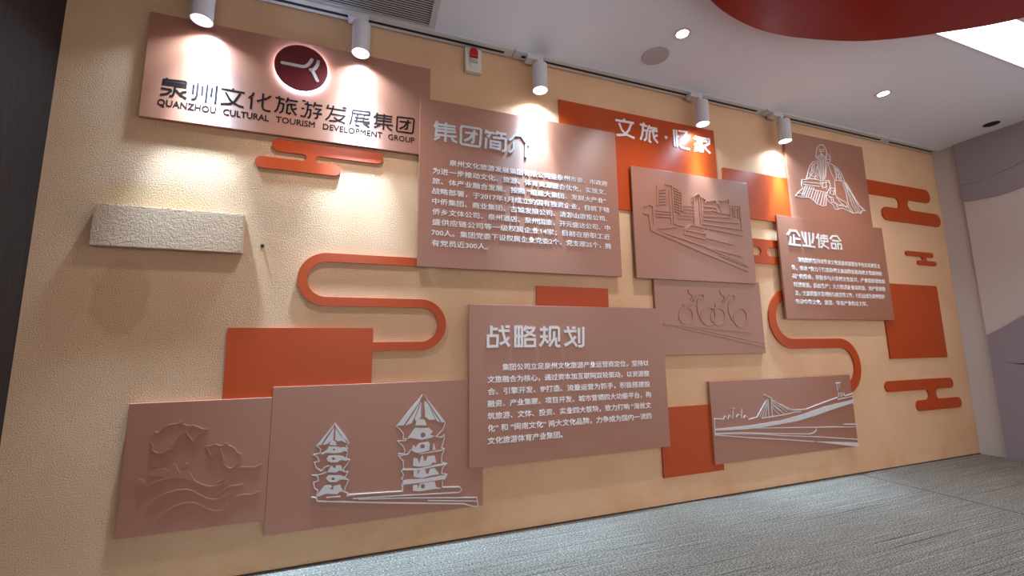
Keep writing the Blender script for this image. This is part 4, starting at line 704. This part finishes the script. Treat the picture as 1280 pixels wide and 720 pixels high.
# ceiling tracks ---------------------------------------------------------------------
def track(x0, x1, label):
    r = thing('light_track', ((x0 + x1) / 2, -0.043, H), label, 'light track', 'light tracks along the ceiling edge')
    b = bmesh.new()
    box(b, x0, x1, -0.0335, -0.012, H - 0.014, H)
    box(b, x0, x1, -0.085, -0.0545, H - 0.014, H)
    box(b, x0, x0 + 0.05, -0.0545, -0.0335, H - 0.014, H)
    box(b, x1 - 0.05, x1, -0.0545, -0.0335, H - 0.014, H)
    build('track_body', b, M_TRACK, r)
    build('track_slot', mbox(x0 + 0.05, x1 - 0.05, -0.0545, -0.0335, H - 0.0135, H), M_BLACK, r)
track(XL + 0.01, 0.862, 'white light track over the company sign, leftmost of the tracks')
track(0.880, 3.030, 'white light track over the orange heading board')
track(3.058, 4.575, 'white light track over the seated old man panel')
track(4.590, XR - 0.035, 'short white light track ending at the right wall')

# spot lamps -----------------------------------------------------------------------------
GL = 'cylinder spotlights on the track'
def spot_lamp(x, power, label):
    y, z0, r, top = -0.104, 2.640, 0.0475, 2.868
    t_ = thing('track_spotlight', (x, y, H), label, 'spotlight', GL)
    b = bmesh.new()
    box(b, x - 0.075, x + 0.035, -0.088, -0.030, H - 0.046, H - 0.0145, 0.003)
    build('track_adapter', b, M_LAMPBODY, t_)
    b = bmesh.new()
    box(b, x - 0.014, x + 0.014, -0.10, -0.072, top - 0.06, H - 0.046, 0.002)
    build('pivot_arm', b, M_LAMPBODY, t_)
    b = bmesh.new()
    disc(b, (x, y, z0 + 0.006), r, 0.176, 'Z', 48)
    bmesh.ops.delete(b, geom=[f for f in b.faces if len(f.verts) > 4 and f.calc_center_median().z < z0 + 0.02], context='FACES')
    es = [e for e in b.edges if all(v.co.z > z0 + 0.15 for v in e.verts)]
    bmesh.ops.bevel(b, geom=es, offset=0.008, segments=3, affect='EDGES')
    hs = base(build('housing', b, M_LAMPBODY, t_))
    build('trim_ring', ring(bmesh.new(), (x, y, z0), r - 0.005, r + 0.001, 0.008, 'Z', 48), M_LAMPBODY, hs)
    b = bmesh.new(); disc(b, (x, y, z0 + 0.004), r - 0.005, 0.004, 'Z', 48)
    o = build('lens', b, M_LENS, hs); o['label'] = 'lit white lens'
    d = bpy.data.lights.new('lamp_light', 'AREA')
    d.shape = 'DISK'
    d.size = 0.084
    d.spread = math.radians(140)
    d.energy = 7.5 * SPOT_W * power
    d.color = COOL
    o = bpy.data.objects.new('lamp_light', d)
    COL.objects.link(o)
    o.location = Vector((x, y, z0 - 0.002)) - Vector(t_['_o'])
    o.parent = t_
    light_spot('lamp_beam', (x, y, z0 - 0.004), 75 * SPOT_W * power, 70, 0.9, 0.03, t_, (0, 0.10, -1))
    light_spot('lamp_core', (x, y, z0 - 0.004), 430 * SPOT_W * power, 38, 1.0, 0.03, t_, (0, 0.09, -1))
spot_lamp(-0.790, 1.0, 'white cylinder spotlight above the left half of the company sign')
spot_lamp(-0.048, 0.9, 'white cylinder spotlight right of the round maroon emblem')
spot_lamp(1.033, 0.8, 'white cylinder spotlight above the large nine-line text panel')
spot_lamp(2.345, 0.38, 'white cylinder spotlight above the orange heading board')
spot_lamp(3.185, 0.7, 'white cylinder spotlight beside the seated old man panel')

# recessed downlights --------------------------------------------------------------------
GD = 'recessed downlights in the ceiling'
def downlight(x, y, lit, label):
    t_ = thing('recessed_downlight', (x, y, H), label, 'downlight', GD)
    build('trim_ring', ring(bmesh.new(), (x, y, H - 0.004), 0.036, 0.052, 0.004, 'Z', 40), M_LAMPBODY if lit else M_BLACK, t_)
    b = bmesh.new(); disc(b, (x, y, H - 0.002), 0.036, 0.002, 'Z', 40)
    o = build('lens', b, M_LENS if lit else M_BLACK, t_)
    o['label'] = 'lit white lens' if lit else 'dark unlit opening'
    if lit:
        light_spot('lamp_light', (x, y, H - 0.012), DOWN_W, 118, 0.9, 0.035, t_, (0, 0, -1), DOWN_COL)
downlight(-0.12, -0.55, True, 'lit downlight nearest the air vent')
downlight(1.800, -0.536, True, 'lit downlight beside the round ceiling speaker')
downlight(3.718, -0.523, True, 'lit downlight between the red ceiling feature and the right end of the track')
downlight(5.165, -0.533, False, 'dark unlit downlight close to the right wall')

sp = thing('ceiling_speaker', (1.772, -0.316, H), 'round flat grey speaker in the ceiling beside a lit downlight', 'speaker')
b_ = bmesh.new(); disc(b_, (1.772, -0.316, H - 0.005), 0.080, 0.005, 'Z', 48)
build('grille', b_, M_GRILLE, sp)
build('rim', ring(bmesh.new(), (1.772, -0.316, H - 0.006), 0.079, 0.086, 0.006, 'Z', 48), M_GRILLE, sp)

# air vent -----------------------------------------------------------------------------------
vt = thing('air_vent', (-0.5, -0.25, H), 'grey slatted air vent in the ceiling above the company sign', 'vent')
b_ = bmesh.new()
vx0, vx1, vy0, vy1 = -1.25, 0.322, -0.42, -0.104
box(b_, vx0 - 0.03, vx1 + 0.035, vy1, vy1 + 0.012, H - 0.004, H)
box(b_, vx0 - 0.03, vx1 + 0.035, vy0 - 0.03, vy0, H - 0.008, H)
box(b_, vx0 - 0.03, vx0, vy0, vy1, H - 0.008, H)
box(b_, vx1, vx1 + 0.035, vy0, vy1, H - 0.008, H)
build('frame', b_, M_VENT, vt)
build('cavity', mbox(vx0, vx1, vy0, vy1, H - 0.001, H - 0.0002), M_BLACK, vt)
n_ = 19
for k in range(n_):
    y = vy1 - (k + 0.5) * (vy1 - vy0) / n_
    b_ = mbox(vx0, vx1, y - 0.0031, y + 0.0031, H - 0.0032, H - 0.0012)
    build('slat', b_, M_VENT, vt)

# red ceiling feature ---------------------------------------------------------------------------
def smooth_loop(P, n=8):
    out = []
    m = len(P)
    for i in range(m):
        p0, p1, p2, p3 = (Vector(P[(i + k) % m]) for k in (-1, 0, 1, 2))
        for k in range(n):
            t = k / n
            q = 0.5 * ((2 * p1) + (p2 - p0) * t + (2 * p0 - 5 * p1 + 4 * p2 - p3) * t * t + (3 * p1 - p0 - 3 * p2 + p3) * t ** 3)
            out.append((q.x, q.y))
    return out
blob = smooth_loop([(1.692, -0.86), (2.007, -0.792), (2.31, -0.795), (2.677, -0.874), (2.903, -0.957), (3.161, -1.101), (3.483, -1.34), (3.85, -1.80), (3.90, -2.4), (3.4, -2.95), (2.4, -3.2), (1.4, -2.9), (0.95, -2.2), (1.02, -1.45), (1.32, -1.03)])
b_ = bmesh.new()
lo = [b_.verts.new((x, y, 2.83)) for x, y in blob]
hi = [b_.verts.new((x, y, H)) for x, y in blob]
b_.faces.new(lo); b_.faces.new(hi)
for i in range(len(blob)):
    j = (i + 1) % len(blob)
    b_.faces.new((lo[i], lo[j], hi[j], hi[i]))
bmesh.ops.triangulate(b_, faces=[f for f in b_.faces if len(f.verts) > 4])
o = build('ceiling_canopy', b_, M_RED)
tag(o, 'glossy dark red rounded feature hanging under the ceiling at upper right', 'ceiling feature'); rebase(o, (2.4, -2.0, 2.83))

lb = thing('ceiling_light_panel', (4.3, -1.16, H), 'bright white light strip in the ceiling beside the red feature', 'ceiling light')
build('diffuser', mbox(3.0, 5.2, -1.275, -1.047, H - 0.003, H - 0.0005), M_SKY, lb)
b_ = bmesh.new()
box(b_, 2.99, 5.21, -1.283, -1.275, H - 0.008, H); box(b_, 2.99, 5.21, -1.047, -1.041, H - 0.006, H)
box(b_, 2.99, 3.0, -1.275, -1.047, H - 0.006, H); box(b_, 5.2, 5.21, -1.275, -1.047, H - 0.006, H)
build('frame', b_, M_LAMPBODY, lb)

# grey relief shapes on the right wall --------------------------------------------------------------
def relief(name, layers, label):
    x = XR - 0.03
    r = thing(name, (x, -0.7, min(p[1] for p in layers[0][0])), label, 'wall relief', 'grey relief shapes on the right wall')
    for pts, d0, d1 in layers:
        bm = bmesh.new()
        a = [bm.verts.new((x - d0, y, z)) for y, z in pts]
        c = [bm.verts.new((x - d1, y, z)) for y, z in pts]
        bm.faces.new(a); bm.faces.new(c[::-1])
        for i in range(len(pts)):
            j = (i + 1) % len(pts)
            bm.faces.new((a[i], a[j], c[j], c[i]))
        bmesh.ops.triangulate(bm, faces=[f for f in bm.faces if len(f.verts) > 4])
        build('relief_layer', bm, M_GREY, r)
    return r
up_edge = [(-0.187, 2.339), (-0.295, 2.325), (-0.412, 2.318), (-0.503, 2.327), (-0.58, 2.341), (-0.8, 2.40), (-1.1, 2.46), (-1.5, 2.44)]
up_edge2 = [(-0.187, 2.500), (-0.303, 2.488), (-0.401, 2.508), (-0.529, 2.535), (-0.606, 2.562), (-0.8, 2.62), (-1.1, 2.66), (-1.5, 2.63)]
relief('wall_relief', [(up_edge + [(-1.5, H - 0.001), (-0.187, H - 0.001)], 0.0, 0.014), (up_edge2 + [(-1.5, H - 0.001), (-0.187, H - 0.001)], 0.0142, 0.020)],
       'layered mauve grey relief hanging from the ceiling line of the right wall')
lo_edge = [(-0.192, 1.076), (-0.287, 1.128), (-0.348, 1.171), (-0.441, 1.235), (-0.6, 1.34), (-0.9, 1.45), (-1.5, 1.40)]
lo_edge2 = [(-0.192, 0.829), (-0.273, 0.837), (-0.326, 0.827), (-0.389, 0.819), (-0.6, 0.80), (-0.9, 0.84), (-1.5, 0.80)]
relief('wall_relief', [(lo_edge + [(-1.5, 0.001), (-0.192, 0.001)], 0.0, 0.014), (lo_edge2 + [(-1.5, 0.001), (-0.192, 0.001)], 0.0142, 0.020)],
       'layered mauve grey relief rising from the floor along the right wall')

for r_ in ROOTS:
    del r_['_o']
